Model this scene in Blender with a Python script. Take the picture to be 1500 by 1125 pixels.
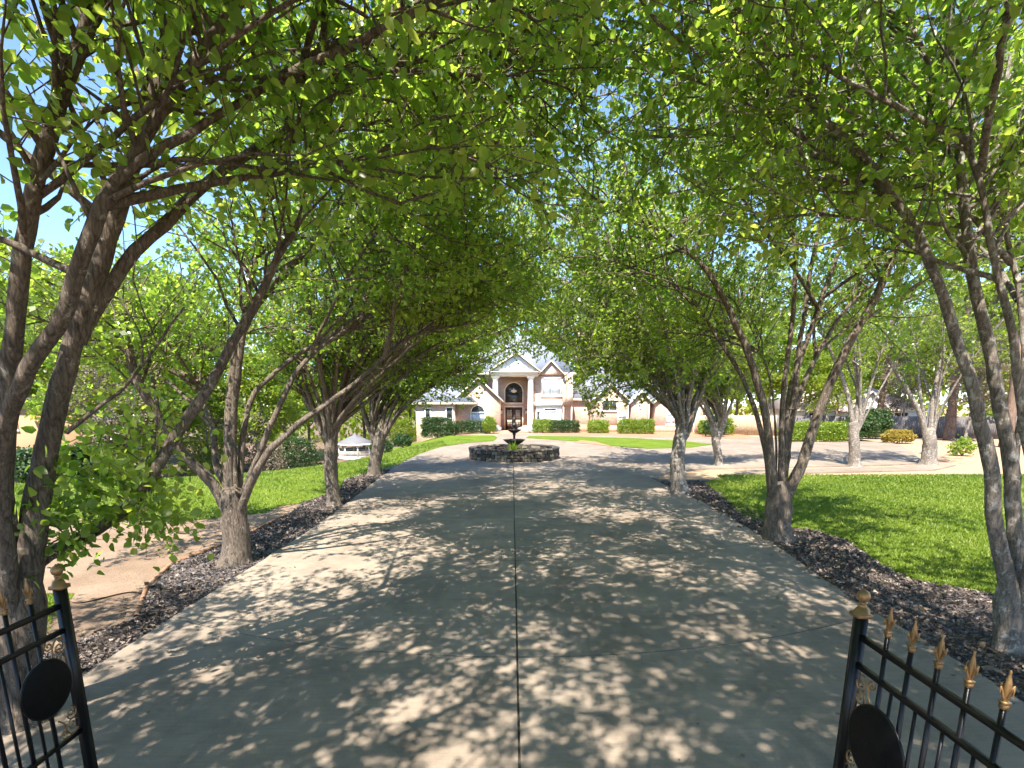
import bpy, bmesh, math, random
import numpy as np
from mathutils import Vector

for _o in list(bpy.data.objects):
    bpy.data.objects.remove(_o)
SC = bpy.context.scene
COL = SC.collection
R = math.radians
rnd = random.Random(7)

# ------------------------------------------------------------------ camera
F_PX, PITCH, Y_HOR, CAM_H = 790.0, R(11.5), 594.0, 2.85      # focal length and horizon in 1500-px units
Y_PP = Y_HOR + F_PX * math.tan(PITCH)
cam = bpy.data.cameras.new('camera')
cam.sensor_width = 36.0
cam.lens = F_PX / 1500 * 36
cam.shift_y = (Y_PP - 562.5) / 1500
cam.clip_start, cam.clip_end = 0.05, 3000
co = bpy.data.objects.new('camera', cam)
co.location = (0, 0, CAM_H)
co.rotation_euler = (math.pi / 2 - PITCH, 0, 0)
COL.objects.link(co)
SC.camera = co

# ------------------------------------------------------------------ sky, sun, exposure
SUN_EL = R(57)
SUN_TO = Vector((-0.27, -0.96, 0)).normalized() * math.cos(SUN_EL) + Vector((0, 0, math.sin(SUN_EL)))
w = bpy.data.worlds.new('World')
SC.world = w
w.use_nodes = True
wt = w.node_tree
bg = wt.nodes['Background']
sky = wt.nodes.new('ShaderNodeTexSky')
sky.sky_type = 'NISHITA'
sky.sun_disc = False
sky.sun_elevation = SUN_EL
sky.sun_rotation = math.atan2(SUN_TO.x, SUN_TO.y)
sky.air_density, sky.dust_density, sky.ozone_density = 0.7, 0.1, 4.0
wt.links.new(sky.outputs[0], bg.inputs[0])
bg.inputs[1].default_value = 0.15
sl = bpy.data.lights.new('sun', 'SUN')
sl.energy, sl.angle, sl.color = 5.0, R(0.55), (1.0, 0.93, 0.84)
so = bpy.data.objects.new('sun', sl)
so.rotation_euler = (-SUN_TO).to_track_quat('-Z', 'Y').to_euler()
so.location = (-20, -30, 40)
COL.objects.link(so)
vs = SC.view_settings
vs.view_transform, vs.look, vs.gamma, vs.exposure = 'Standard', 'None', 1.0, 1.65
SC.render.engine = 'CYCLES'
cy = SC.cycles
cy.max_bounces, cy.diffuse_bounces, cy.glossy_bounces, cy.transmission_bounces = 9, 8, 2, 5
cy.use_adaptive_sampling, cy.adaptive_threshold = True, 0.04
cy.sample_clamp_indirect = 6
cy.use_denoising = True
cy.denoiser = 'OPENIMAGEDENOISE'

# ------------------------------------------------------------------ picture <-> place
_cp, _sp = math.cos(PITCH), math.sin(PITCH)
def ray(px, py):
    a, b = (px - 750) / F_PX, (Y_PP - py) / F_PX
    return a, _cp + b * _sp, -_sp + b * _cp
def gnd(px, py, z=0.0):                     # the point of height z seen at a pixel
    a, y, c = ray(px, py); t = (z - CAM_H) / c
    return np.array([a * t, y * t, z])
def at(px, py, Y):                          # the point at distance Y seen at a pixel
    a, y, c = ray(px, py); t = Y / y
    return np.array([a * t, Y, CAM_H + c * t])
def terrain(x, y):
    s = np.clip((np.asarray(y, float) - 16) / 32, 0, 1); s = s * s * (3 - 2 * s)
    q = -np.asarray(x, float) - 6.2
    sp = np.where(q > 20, q, np.log1p(np.exp(np.clip(q * 1.6, -30, 40))) / 1.6)
    return -0.27 * s * np.minimum(sp, 16)

# ------------------------------------------------------------------ materials
def new_mat(name):
    m = bpy.data.materials.new(name); m.use_nodes = True
    nt = m.node_tree
    return m, nt, nt.nodes['Principled BSDF']
def nd(nt, t, **kw):
    n = nt.nodes.new(t)
    for k, v in kw.items():
        if k.startswith('i_'):
            key = k[2:]
            n.inputs[int(key) if key.isdigit() else key.replace('_', ' ')].default_value = v
        else: setattr(n, k, v)
    return n
def coords(nt, scale=(1, 1, 1), kind='Object'):
    tc = nd(nt, 'ShaderNodeTexCoord'); mp = nd(nt, 'ShaderNodeMapping')
    mp.inputs['Scale'].default_value = scale
    nt.links.new(tc.outputs[kind], mp.inputs[0]); return mp.outputs[0]
def noise(nt, vec, scale, detail=4, rough=0.6, dist=0.0):
    n = nd(nt, 'ShaderNodeTexNoise', i_Scale=scale, i_Detail=detail, i_Roughness=rough, i_Distortion=dist)
    nt.links.new(vec, n.inputs['Vector']); return n.outputs[0]
def ramp(nt, fac, stops, interp='LINEAR'):
    r = nd(nt, 'ShaderNodeValToRGB'); e = r.color_ramp.elements; r.color_ramp.interpolation = interp
    while len(e) < len(stops): e.new(0.5)
    for i, (p, c) in enumerate(stops):
        e[i].position = p; e[i].color = (*c, 1) if len(c) == 3 else c
    nt.links.new(fac, r.inputs[0]); return r.outputs[0]
def mixc(nt, fac, a, b, mode='MIX'):
    n = nd(nt, 'ShaderNodeMix', data_type='RGBA', blend_type=mode)
    for s, v in ((0, fac), (6, a), (7, b)):
        if hasattr(v, 'is_linked'): nt.links.new(v, n.inputs[s])
        else: n.inputs[s].default_value = v if not isinstance(v, tuple) else ((*v, 1) if len(v) == 3 else v)
    return n.outputs[2]
def bump(nt, b, h, strength=0.4, dist=0.02):
    n = nd(nt, 'ShaderNodeBump', i_Strength=strength, i_Distance=dist)
    nt.links.new(h, n.inputs['Height']); nt.links.new(n.outputs[0], b.inputs['Normal'])
g3 = lambda v: (v, v, v)

def simple(name, col, rough=0.6, metal=0.0, var=0.12, scale=6, bmp=0.15, spec=0.5):
    m, nt, b = new_mat(name); v = coords(nt)
    n = noise(nt, v, scale, 5)
    c = ramp(nt, n, [(0.25, tuple(x * (1 - var) for x in col)), (0.75, tuple(min(1, x * (1 + var)) for x in col))])
    nt.links.new(c, b.inputs['Base Color'])
    b.inputs['Roughness'].default_value = rough; b.inputs['Metallic'].default_value = metal
    b.inputs['Specular IOR Level'].default_value = spec
    if bmp: bump(nt, b, noise(nt, v, scale * 6, 4), bmp, 0.01)
    return m

def bark_mat(name, dark, light, lichen, amount, scale=1.0):
    m, nt, b = new_mat(name)
    v = coords(nt, (1, 1, 0.2)); vo = coords(nt)
    f1 = noise(nt, v, 26 * scale, 8, 0.72, 0.9)
    vr = nd(nt, 'ShaderNodeTexVoronoi', i_Scale=30.0 * scale, feature='DISTANCE_TO_EDGE'); nt.links.new(coords(nt, (1, 1, 0.22)), vr.inputs['Vector'])
    f = mixc(nt, 0.14, f1, ramp(nt, vr.outputs[0], [(0.0, (0, 0, 0)), (0.22, g3(0.75))]))
    c = ramp(nt, f, [(0.30, dark), (0.60, light)])
    l = noise(nt, vo, 11 * scale, 8, 0.75, 0.5)
    lf = ramp(nt, l, [(amount, (0, 0, 0)), (amount + 0.07, (1, 1, 1))])
    c2 = mixc(nt, lf, c, lichen)
    g = ramp(nt, noise(nt, vo, 1.3, 3), [(0.3, g3(0.75)), (0.7, g3(1.15))])
    nt.links.new(mixc(nt, 1.0, c2, g, 'MULTIPLY'), b.inputs['Base Color'])
    b.inputs['Roughness'].default_value = 0.9; b.inputs['Specular IOR Level'].default_value = 0.2
    bump(nt, b, f, 1.0, 0.045)
    return m
M = {}
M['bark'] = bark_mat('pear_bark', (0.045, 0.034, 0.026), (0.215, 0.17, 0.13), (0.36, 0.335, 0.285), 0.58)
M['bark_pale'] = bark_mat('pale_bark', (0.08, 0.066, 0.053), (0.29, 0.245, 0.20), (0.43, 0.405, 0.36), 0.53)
M['bark_pine'] = bark_mat('pine_bark', (0.07, 0.045, 0.03), (0.26, 0.18, 0.13), (0.34, 0.28, 0.24), 0.62, 0.6)

def leaf_mat(name, stops, tstops, trans=0.5, rough=0.42):
    m, nt, b = new_mat(name)
    a = nd(nt, 'ShaderNodeAttribute', attribute_name='tone')
    oi = nd(nt, 'ShaderNodeObjectInfo')
    ad = nd(nt, 'ShaderNodeMath', operation='MULTIPLY_ADD', i_1=0.12, i_2=-0.06)
    nt.links.new(oi.outputs['Random'], ad.inputs[0])
    s = nd(nt, 'ShaderNodeMath', operation='ADD'); s.use_clamp = True
    nt.links.new(a.outputs['Fac'], s.inputs[0]); nt.links.new(ad.outputs[0], s.inputs[1])
    nt.links.new(ramp(nt, s.outputs[0], stops), b.inputs['Base Color'])
    b.inputs['Roughness'].default_value = rough; b.inputs['Specular IOR Level'].default_value = 0.45
    t = nd(nt, 'ShaderNodeBsdfTranslucent')
    nt.links.new(ramp(nt, s.outputs[0], tstops), t.inputs[0])
    mx = nd(nt, 'ShaderNodeMixShader', i_0=trans)
    nt.links.new(b.outputs[0], mx.inputs[1]); nt.links.new(t.outputs[0], mx.inputs[2])
    nt.links.new(mx.outputs[0], nt.nodes['Material Output'].inputs[0])
    return m
M['leaf'] = leaf_mat('pear_leaf', [(0, (0.065, 0.105, 0.025)), (0.6, (0.105, 0.155, 0.04)), (1, (0.17, 0.21, 0.055))],
                     [(0, (0.26, 0.47, 0.035)), (0.6, (0.45, 0.64, 0.06)), (1, (0.66, 0.74, 0.10))], 0.6, 0.32)
M['leaf_wood'] = leaf_mat('woodland_leaf', [(0, (0.07, 0.12, 0.015)), (0.5, (0.14, 0.20, 0.02)), (1, (0.22, 0.26, 0.03))],
                          [(0, (0.18, 0.32, 0.02)), (0.5, (0.34, 0.46, 0.03)), (1, (0.52, 0.56, 0.06))], 0.5)
M['leaf_bush'] = leaf_mat('dark_bush_leaf', [(0, (0.018, 0.045, 0.012)), (0.6, (0.035, 0.075, 0.02)), (1, (0.08, 0.13, 0.03))],
                          [(0, (0.05, 0.12, 0.015)), (1, (0.14, 0.24, 0.03))], 0.3)
M['leaf_hedge'] = leaf_mat('bright_hedge_leaf', [(0, (0.09, 0.16, 0.015)), (0.6, (0.16, 0.25, 0.02)), (1, (0.26, 0.32, 0.035))],
                           [(0, (0.25, 0.38, 0.02)), (1, (0.45, 0.5, 0.05))], 0.35)
M['leaf_gold'] = leaf_mat('gold_bush_leaf', [(0, (0.20, 0.16, 0.02)), (1, (0.38, 0.28, 0.05))], [(0, (0.4, 0.3, 0.03)), (1, (0.5, 0.4, 0.08))], 0.35)
M['leaf_pine'] = leaf_mat('pine_needle', [(0, (0.05, 0.075, 0.03)), (1, (0.13, 0.15, 0.07))], [(0, (0.1, 0.14, 0.04)), (1, (0.22, 0.24, 0.1))], 0.3)
M['leaf_brown'] = leaf_mat('bare_thicket_twig', [(0, (0.10, 0.08, 0.055)), (1, (0.24, 0.20, 0.13))], [(0, (0.15, 0.13, 0.06)), (1, (0.25, 0.22, 0.1))], 0.25)
M['leaf_pink'] = leaf_mat('pink_blossom', [(0, (0.5, 0.24, 0.28)), (1, (0.65, 0.40, 0.42))], [(0, (0.5, 0.25, 0.28)), (1, (0.6, 0.4, 0.4))], 0.3)
M['flower_white'] = leaf_mat('white_blossom', [(0, (0.65, 0.65, 0.6)), (1, (0.8, 0.8, 0.76))], [(0, (0.5, 0.5, 0.45)), (1, (0.6, 0.6, 0.55))], 0.3)
M['flower_yellow'] = leaf_mat('yellow_flower', [(0, (0.55, 0.5, 0.03)), (1, (0.7, 0.65, 0.08))], [(0, (0.5, 0.45, 0.03)), (1, (0.6, 0.55, 0.05))], 0.3)
M['grass'] = leaf_mat('lawn_blade', [(0, (0.085, 0.135, 0.010)), (0.5, (0.14, 0.20, 0.015)), (1, (0.21, 0.25, 0.035))],
                      [(0, (0.12, 0.26, 0.01)), (1, (0.26, 0.4, 0.03))], 0.3, 0.55)

def concrete():
    m, nt, b = new_mat('driveway_concrete'); v = coords(nt)
    big = noise(nt, v, 0.28, 5, 0.6)
    c = ramp(nt, big, [(0.3, (0.205, 0.162, 0.120)), (0.7, (0.31, 0.254, 0.197))])
    st = ramp(nt, noise(nt, v, 1.7, 8, 0.72, 0.4), [(0.30, g3(0.72)), (0.52, g3(1.0)), (0.75, g3(1.12))])
    c = mixc(nt, 1.0, c, st, 'MULTIPLY')
    br = noise(nt, coords(nt, (0.9, 14, 1)), 2.2, 5, 0.6)
    c = mixc(nt, 0.6, c, ramp(nt, br, [(0.3, g3(0.86)), (0.7, g3(1.1))]), 'MULTIPLY')
    sp = noise(nt, v, 110, 3, 0.7)
    c = mixc(nt, 0.7, c, ramp(nt, sp, [(0.33, g3(0.66)), (0.5, g3(1.0)), (0.72, g3(1.2))]), 'MULTIPLY')
    vo = nd(nt, 'ShaderNodeTexVoronoi', i_Scale=3.2); nt.links.new(v, vo.inputs['Vector'])
    c = mixc(nt, 0.8, c, ramp(nt, vo.outputs[0], [(0.012, g3(0.45)), (0.03, g3(1.0))]), 'MULTIPLY')
    cr = nd(nt, 'ShaderNodeTexVoronoi', i_Scale=0.22, feature='DISTANCE_TO_EDGE')
    ds = nd(nt, 'ShaderNodeVectorMath', operation='ADD'); nz_ = nd(nt, 'ShaderNodeTexNoise', i_Scale=0.9, i_Detail=7.0, i_Roughness=0.65)
    nt.links.new(v, nz_.inputs['Vector']); nt.links.new(v, ds.inputs[0]); nt.links.new(nz_.outputs['Color'], ds.inputs[1]); nt.links.new(ds.outputs[0], cr.inputs['Vector'])
    c = mixc(nt, ramp(nt, noise(nt, v, 0.3, 2), [(0.5, g3(0.0)), (0.62, g3(0.55))]), c, mixc(nt, 1.0, c, ramp(nt, cr.outputs[0], [(0.0, g3(0.35)), (0.0022, g3(1.0))]), 'MULTIPLY'))
    c = mixc(nt, 0.8, c, ramp(nt, noise(nt, coords(nt, (1.3, 0.25, 1)), 0.8, 6, 0.7, 0.5), [(0.30, g3(0.70)), (0.46, g3(1.0)), (0.8, g3(1.08))]), 'MULTIPLY')
    oi = nd(nt, 'ShaderNodeObjectInfo')
    c = mixc(nt, 1.0, c, ramp(nt, oi.outputs['Random'], [(0, g3(0.93)), (1, g3(1.06))]), 'MULTIPLY')
    nt.links.new(c, b.inputs['Base Color'])
    b.inputs['Roughness'].default_value = 0.85; b.inputs['Specular IOR Level'].default_value = 0.25
    bump(nt, b, mixc(nt, 0.5, sp, br), 0.35, 0.006)
    return m
M['concrete'] = concrete()
M['joint'] = simple('joint_dirt', (0.05, 0.045, 0.035), 0.95, var=0.4, scale=9)

def ground_mat():
    m, nt, b = new_mat('pine_straw_ground'); v = coords(nt)
    n1 = noise(nt, v, 0.35, 6, 0.65); n2 = noise(nt, coords(nt, (1, 2.2, 1)), 9, 7, 0.75, 1.0)
    straw = ramp(nt, n2, [(0.3, (0.20, 0.125, 0.075)), (0.5, (0.40, 0.27, 0.165)), (0.72, (0.52, 0.38, 0.26))])
    dirt = ramp(nt, n2, [(0.3, (0.075, 0.05, 0.035)), (0.7, (0.25, 0.18, 0.125))])
    sx = nd(nt, 'ShaderNodeSeparateXYZ'); nt.links.new(v, sx.inputs[0])
    ad = nd(nt, 'ShaderNodeMath', operation='MULTIPLY_ADD', i_1=9.0); nt.links.new(n1, ad.inputs[0]); nt.links.new(sx.outputs[0], ad.inputs[2])
    f = ramp(nt, ad.outputs[0], [(0.0, (0, 0, 0)), (1.0, (1, 1, 1))])
    nt.links.new(mixc(nt, f, dirt, straw), b.inputs['Base Color'])
    b.inputs['Roughness'].default_value = 0.95; b.inputs['Specular IOR Level'].default_value = 0.1
    bump(nt, b, n2, 0.7, 0.03); return m
M['ground'] = ground_mat()
def lawn_mat(name, a, bcol, c):
    m, nt, b = new_mat(name); v = coords(nt)
    n = noise(nt, v, 0.8, 5, 0.6); n2 = noise(nt, v, 45, 5, 0.75)
    c1 = ramp(nt, n, [(0.3, a), (0.55, bcol), (0.75, c)])
    c2 = mixc(nt, 0.8, c1, ramp(nt, n2, [(0.3, g3(0.55)), (0.7, g3(1.3))]), 'MULTIPLY')
    nt.links.new(c2, b.inputs['Base Color']); b.inputs['Roughness'].default_value = 0.9
    b.inputs['Specular IOR Level'].default_value = 0.15
    bump(nt, b, n2, 0.9, 0.04); return m
M['lawn'] = lawn_mat('lawn_turf', (0.085, 0.135, 0.010), (0.12, 0.18, 0.013), (0.17, 0.22, 0.02))
M['dry_lawn'] = lawn_mat('dry_lawn_turf', (0.22, 0.20, 0.06), (0.34, 0.29, 0.11), (0.42, 0.36, 0.18))
M['sand'] = lawn_mat('pale_sand', (0.23, 0.155, 0.10), (0.33, 0.235, 0.16), (0.40, 0.30, 0.215))
def bed_mat(name, cols):
    m, nt, b = new_mat(name); v = coords(nt)
    vo = nd(nt, 'ShaderNodeTexVoronoi', i_Scale=24.0); nt.links.new(v, vo.inputs['Vector'])
    sh = nd(nt, 'ShaderNodeSeparateColor'); nt.links.new(vo.outputs['Color'], sh.inputs[0])
    c = ramp(nt, sh.outputs[0], cols)
    p = ramp(nt, noise(nt, v, 1.1, 5, 0.6), [(0.3, g3(0.75)), (0.7, g3(1.25))])
    nt.links.new(mixc(nt, 1.0, c, p, 'MULTIPLY'), b.inputs['Base Color'])
    b.inputs['Roughness'].default_value = 0.85
    bump(nt, b, vo.outputs[0], 0.9, 0.03); return m
M['slate_bed'] = bed_mat('slate_chip_bed', [(0, (0.06, 0.054, 0.055)), (0.6, (0.14, 0.125, 0.125)), (1, (0.28, 0.25, 0.235))])
M['mulch_bed'] = bed_mat('dark_mulch_bed', [(0, (0.03, 0.024, 0.022)), (0.6, (0.085, 0.064, 0.056)), (1, (0.20, 0.15, 0.12))])
M['chip'] = leaf_mat('mulch_chip', [(0, (0.035, 0.027, 0.023)), (0.45, (0.12, 0.093, 0.078)), (1, (0.40, 0.32, 0.26))], [(0, g3(0.01)), (1, g3(0.02))], 0.02, 0.95)
M['litter'] = leaf_mat('fallen_leaf', [(0, (0.10, 0.07, 0.045)), (0.6, (0.22, 0.16, 0.10)), (1, (0.38, 0.31, 0.21))], [(0, g3(0.05)), (1, g3(0.1))], 0.1, 0.7)
M['edging'] = simple('terracotta_edging', (0.33, 0.17, 0.09), 0.8, var=0.3)
def brick_mat(name, c1, c2, mo):
    m, nt, b = new_mat(name); v = coords(nt)
    sx = nd(nt, 'ShaderNodeSeparateXYZ'); nt.links.new(v, sx.inputs[0])
    ad = nd(nt, 'ShaderNodeMath', operation='ADD'); nt.links.new(sx.outputs[0], ad.inputs[0]); nt.links.new(sx.outputs[1], ad.inputs[1])
    cb = nd(nt, 'ShaderNodeCombineXYZ'); nt.links.new(ad.outputs[0], cb.inputs[0]); nt.links.new(sx.outputs[2], cb.inputs[1])
    bt = nd(nt, 'ShaderNodeTexBrick', i_Scale=1.0)
    bt.inputs['Color1'].default_value = (*c1, 1); bt.inputs['Color2'].default_value = (*c2, 1); bt.inputs['Mortar'].default_value = (*mo, 1)
    bt.inputs['Brick Width'].default_value = 0.26; bt.inputs['Row Height'].default_value = 0.09; bt.inputs['Mortar Size'].default_value = 0.011
    nt.links.new(cb.outputs[0], bt.inputs['Vector'])
    p = ramp(nt, noise(nt, v, 1.2, 6, 0.7), [(0.3, g3(0.82)), (0.7, g3(1.15))])
    nt.links.new(mixc(nt, 1.0, bt.outputs[0], p, 'MULTIPLY'), b.inputs['Base Color'])
    b.inputs['Roughness'].default_value = 0.9; bump(nt, b, bt.outputs['Fac'], -0.4, 0.01); return m
M['brick'] = brick_mat('rose_brick', (0.43, 0.245, 0.165), (0.53, 0.355, 0.25), (0.58, 0.49, 0.40))
M['brick_tan'] = brick_mat('tan_brick', (0.45, 0.27, 0.15), (0.5, 0.33, 0.2), (0.55, 0.45, 0.35))
def shingle(name, a, bcol):
    m, nt, b = new_mat(name); v = coords(nt)
    n = noise(nt, coords(nt, (3, 3, 9)), 3.5, 6, 0.7)
    nt.links.new(ramp(nt, n, [(0.3, a), (0.7, bcol)]), b.inputs['Base Color'])
    wv = nd(nt, 'ShaderNodeTexWave', i_Scale=2.4, bands_direction='Z'); nt.links.new(v, wv.inputs['Vector'])
    b.inputs['Roughness'].default_value = 0.75; bump(nt, b, wv.outputs[0], 0.5, 0.03); return m
M['roof'] = shingle('blue_grey_shingle', (0.17, 0.19, 0.225), (0.27, 0.295, 0.345))
M['roof_pink'] = shingle('rosy_shingle', (0.40, 0.31, 0.28), (0.55, 0.45, 0.41))
M['roof_grey'] = shingle('grey_shingle', (0.10, 0.10, 0.11), (0.19, 0.19, 0.205))
M['white'] = simple('white_trim_paint', (0.78, 0.76, 0.71), 0.5, var=0.04)
M['cream'] = simple('cream_trim_paint', (0.72, 0.60, 0.44), 0.55, var=0.06)
M['curtain'] = simple('pale_curtain_glass', (0.48, 0.52, 0.55), 0.12, var=0.2, scale=2.5, bmp=0)
M['dark_glass'] = simple('dark_window_glass', (0.03, 0.035, 0.03), 0.06, var=0.4, scale=1.5, bmp=0, spec=0.7)
M['door_wood'] = simple('dark_door_wood', (0.055, 0.03, 0.02), 0.35, var=0.3, scale=8)
M['door_glass'] = simple('leaded_door_glass', (0.42, 0.36, 0.25), 0.2, var=0.35, scale=9, bmp=0)
M['brass'] = simple('aged_gold_paint', (0.30, 0.175, 0.07), 0.45, metal=0.6, var=0.35, scale=14, bmp=0.25)
M['iron'] = simple('black_gate_paint', (0.005, 0.005, 0.005), 0.32, var=0.4, scale=8, bmp=0.08, spec=0.3)
M['plate'] = simple('dull_black_plate', (0.004, 0.004, 0.004), 0.5, var=0.6, scale=14, bmp=0.25, spec=0.12)
M['bronze'] = simple('dark_fountain_bronze', (0.035, 0.028, 0.026), 0.45, metal=0.3, var=0.5, scale=9, bmp=0.4)
M['stone_a'] = simple('dark_fieldstone', (0.055, 0.044, 0.033), 0.85, var=0.55, scale=7, bmp=0.8)
M['stone_b'] = simple('pale_fieldstone', (0.17, 0.14, 0.105), 0.85, var=0.4, scale=7, bmp=0.8)
M['soil'] = simple('dark_soil', (0.05, 0.038, 0.03), 0.95, var=0.5, scale=10, bmp=0.8)
M['wood_tan'] = simple('tan_fence_board', (0.42, 0.30, 0.19), 0.85, var=0.3, scale=5)
M['wood_grey'] = simple('weathered_fence_board', (0.12, 0.11, 0.105), 0.9, var=0.35, scale=5)
M['wood_dark'] = simple('dark_fence_paint', (0.025, 0.028, 0.026), 0.7, var=0.3)
M['tan_wall'] = simple('tan_stucco', (0.36, 0.215, 0.115), 0.9, var=0.08)
M['pole'] = simple('grey_pole_metal', (0.22, 0.23, 0.25), 0.4, metal=0.5, var=0.15)
M['lamp_glass'] = simple('lantern_glass', (0.6, 0.52, 0.36), 0.15, bmp=0)
M['brick_base'] = brick_mat('orange_brick_base', (0.50, 0.24, 0.13), (0.56, 0.32, 0.2), (0.55, 0.42, 0.33))

# ------------------------------------------------------------------ mesh helpers
def tag(o, label=None, cat=None, group=None, kind=None):
    if label: o['label'] = label
    if cat: o['category'] = cat
    if group: o['group'] = group
    if kind: o['kind'] = kind
    return o
def empty(name, loc, label, cat, group=None, rz=0.0):
    o = bpy.data.objects.new(name, None); o.location = loc; o.rotation_euler[2] = rz
    o.empty_display_size = 0.3
    COL.objects.link(o); return tag(o, label, cat, group)
def link(name, me, parent=None, loc=None):
    o = bpy.data.objects.new(name, me); COL.objects.link(o)
    if parent is not None: o.parent = parent
    if loc is not None: o.location = loc
    return o
def copy_tree(o, parent=None):
    c = o.copy(); COL.objects.link(c); c.parent = parent
    for ch in list(o.children): copy_tree(ch, c)
    return c
class MB:
    """collects vertices and faces for one mesh object"""
    def __init__(s): s.v, s.f, s.n, s.tone = [], [], 0, []
    def add(s, v, faces):
        v = np.asarray(v, float).reshape(-1, 3)
        for fa in faces:
            fa = np.asarray(fa, np.int32)
            if fa.ndim == 1: fa = fa[None]
            s.f.append(fa + s.n)
        s.v.append(v); s.n += len(v); return s
    def box(s, c, d, rz=0.0):
        x, y, z = np.asarray(d, float) / 2
        v = np.array([[-x,-y,-z],[x,-y,-z],[x,y,-z],[-x,y,-z],[-x,-y,z],[x,-y,z],[x,y,z],[-x,y,z]])
        if rz:
            k, q = math.cos(rz), math.sin(rz); v = np.c_[v[:,0]*k - v[:,1]*q, v[:,0]*q + v[:,1]*k, v[:,2]]
        return s.add(v + np.asarray(c, float), [[[0,3,2,1],[4,5,6,7],[0,1,5,4],[1,2,6,5],[2,3,7,6],[3,0,4,7]]])
    def span(s, a, b):
        a, b = np.asarray(a, float), np.asarray(b, float); return s.box((a + b) / 2, np.abs(b - a))
    def prism(s, poly, y0, y1):                # polygon in x,z (counter-clockwise seen from -y) pulled from y0 to y1
        n = len(poly); p = np.asarray(poly, float)
        v = np.r_[np.c_[p[:,0], np.full(n, y0), p[:,1]], np.c_[p[:,0], np.full(n, y1), p[:,1]]]
        q = [[i, i + n, (i + 1) % n + n, (i + 1) % n] for i in range(n)]
        return s.add(v, [list(range(n)), list(range(2 * n - 1, n - 1, -1)), q])
    def poly(s, pts): return s.add(pts, [list(range(len(pts)))])
    def lathe(s, prof, n=20, c=(0, 0, 0)):
        prof = np.asarray(prof, float); a = np.arange(n) * 2 * math.pi / n; m = len(prof)
        v = np.stack([np.outer(prof[:,0], np.cos(a)), np.outer(prof[:,0], np.sin(a)), np.repeat(prof[:,1:2], n, 1)], -1).reshape(-1, 3)
        q = [[i*n + j, i*n + (j+1) % n, (i+1)*n + (j+1) % n, (i+1)*n + j] for i in range(m - 1) for j in range(n)]
        return s.add(v + np.asarray(c, float), [q])
    def tube(s, pts, rad, k=8, wob=0.0, rg=None):
        pts = np.asarray(pts, float); n = len(pts)
        rad = np.broadcast_to(np.asarray(rad, float), (n,))
        t = np.gradient(pts, axis=0); t /= np.linalg.norm(t, axis=1)[:, None] + 1e-9
        ref = np.array([0.31, 0.95, 0.05]) if abs(t[0] @ np.array([0.31, 0.95, 0.05])) < 0.9 else np.array([1.0, 0, 0])
        nn = np.empty_like(t); u = ref
        for i in range(n):
            u = u - t[i] * (u @ t[i]); u = u / (np.linalg.norm(u) + 1e-9); nn[i] = u
        bb = np.cross(t, nn); a = np.arange(k) * 2 * math.pi / k
        rr = np.repeat(rad[:, None], k, 1)
        if wob and rg is not None:
            ph = rg.uniform(0, 6.28, 3)
            rr = rr * (1 + wob * (np.sin(2 * a[None] + ph[0] + 0.25 * np.arange(n)[:, None]) + 0.7 * np.sin(5 * a[None] + ph[1] - 0.17 * np.arange(n)[:, None])) + wob * 0.8 * rg.standard_normal((n, k)))
        v = pts[:, None] + rr[:, :, None] * (np.cos(a)[None, :, None] * nn[:, None] + np.sin(a)[None, :, None] * bb[:, None])
        i, j = np.meshgrid(np.arange(n - 1), np.arange(k), indexing='ij'); j2 = (j + 1) % k
        q = np.stack([i*k + j, i*k + j2, (i+1)*k + j2, (i+1)*k + j], -1).reshape(-1, 4)
        return s.add(v.reshape(-1, 3), [q])
    def mesh(s, name, mat, smooth=False, tone=None):
        me = bpy.data.meshes.new(name)
        v = np.concatenate(s.v) if s.v else np.zeros((0, 3))
        me.vertices.add(len(v)); me.vertices.foreach_set('co', v.astype(np.float32).ravel())
        loops = np.concatenate([f.ravel() for f in s.f]); tot = np.concatenate([np.full(len(f), f.shape[1]) for f in s.f])
        st = np.r_[0, np.cumsum(tot)[:-1]]
        me.loops.add(len(loops)); me.loops.foreach_set('vertex_index', loops.astype(np.int32))
        me.polygons.add(len(tot)); me.polygons.foreach_set('loop_start', st.astype(np.int32))
        me.polygons.foreach_set('loop_total', tot.astype(np.int32))
        if smooth: me.polygons.foreach_set('use_smooth', np.ones(len(tot), bool))
        if tone is not None:
            at_ = me.attributes.new('tone', 'FLOAT', 'FACE'); at_.data.foreach_set('value', np.asarray(tone, np.float32))
        me.update(calc_edges=True)
        me.materials.append(mat if not isinstance(mat, str) else M[mat]); return me
    def build(s, name, mat, parent=None, smooth=False, loc=None, tone=None):
        return link(name, s.mesh(name, mat, smooth, tone), parent, loc)

def curve(pts, step=0.2):
    """Catmull-Rom through the points, resampled"""
    p = np.asarray(pts, float)
    if len(p) < 3: p = np.array([p[0], (p[0] + p[-1]) / 2, p[-1]])
    e = np.r_[[2 * p[0] - p[1]], p, [2 * p[-1] - p[-2]]]; out = []
    for i in range(len(p) - 1):
        a, b, c, d = e[i:i + 4]; n = max(2, int(np.linalg.norm(c - b) / step)); t = np.linspace(0, 1, n, endpoint=False)[:, None]
        out.append(0.5 * (2*b + (c - a)*t + (2*a - 5*b + 4*c - d)*t**2 + (3*b - a - 3*c + d)*t**3))
    out.append(p[-1:]); return np.concatenate(out)

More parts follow.
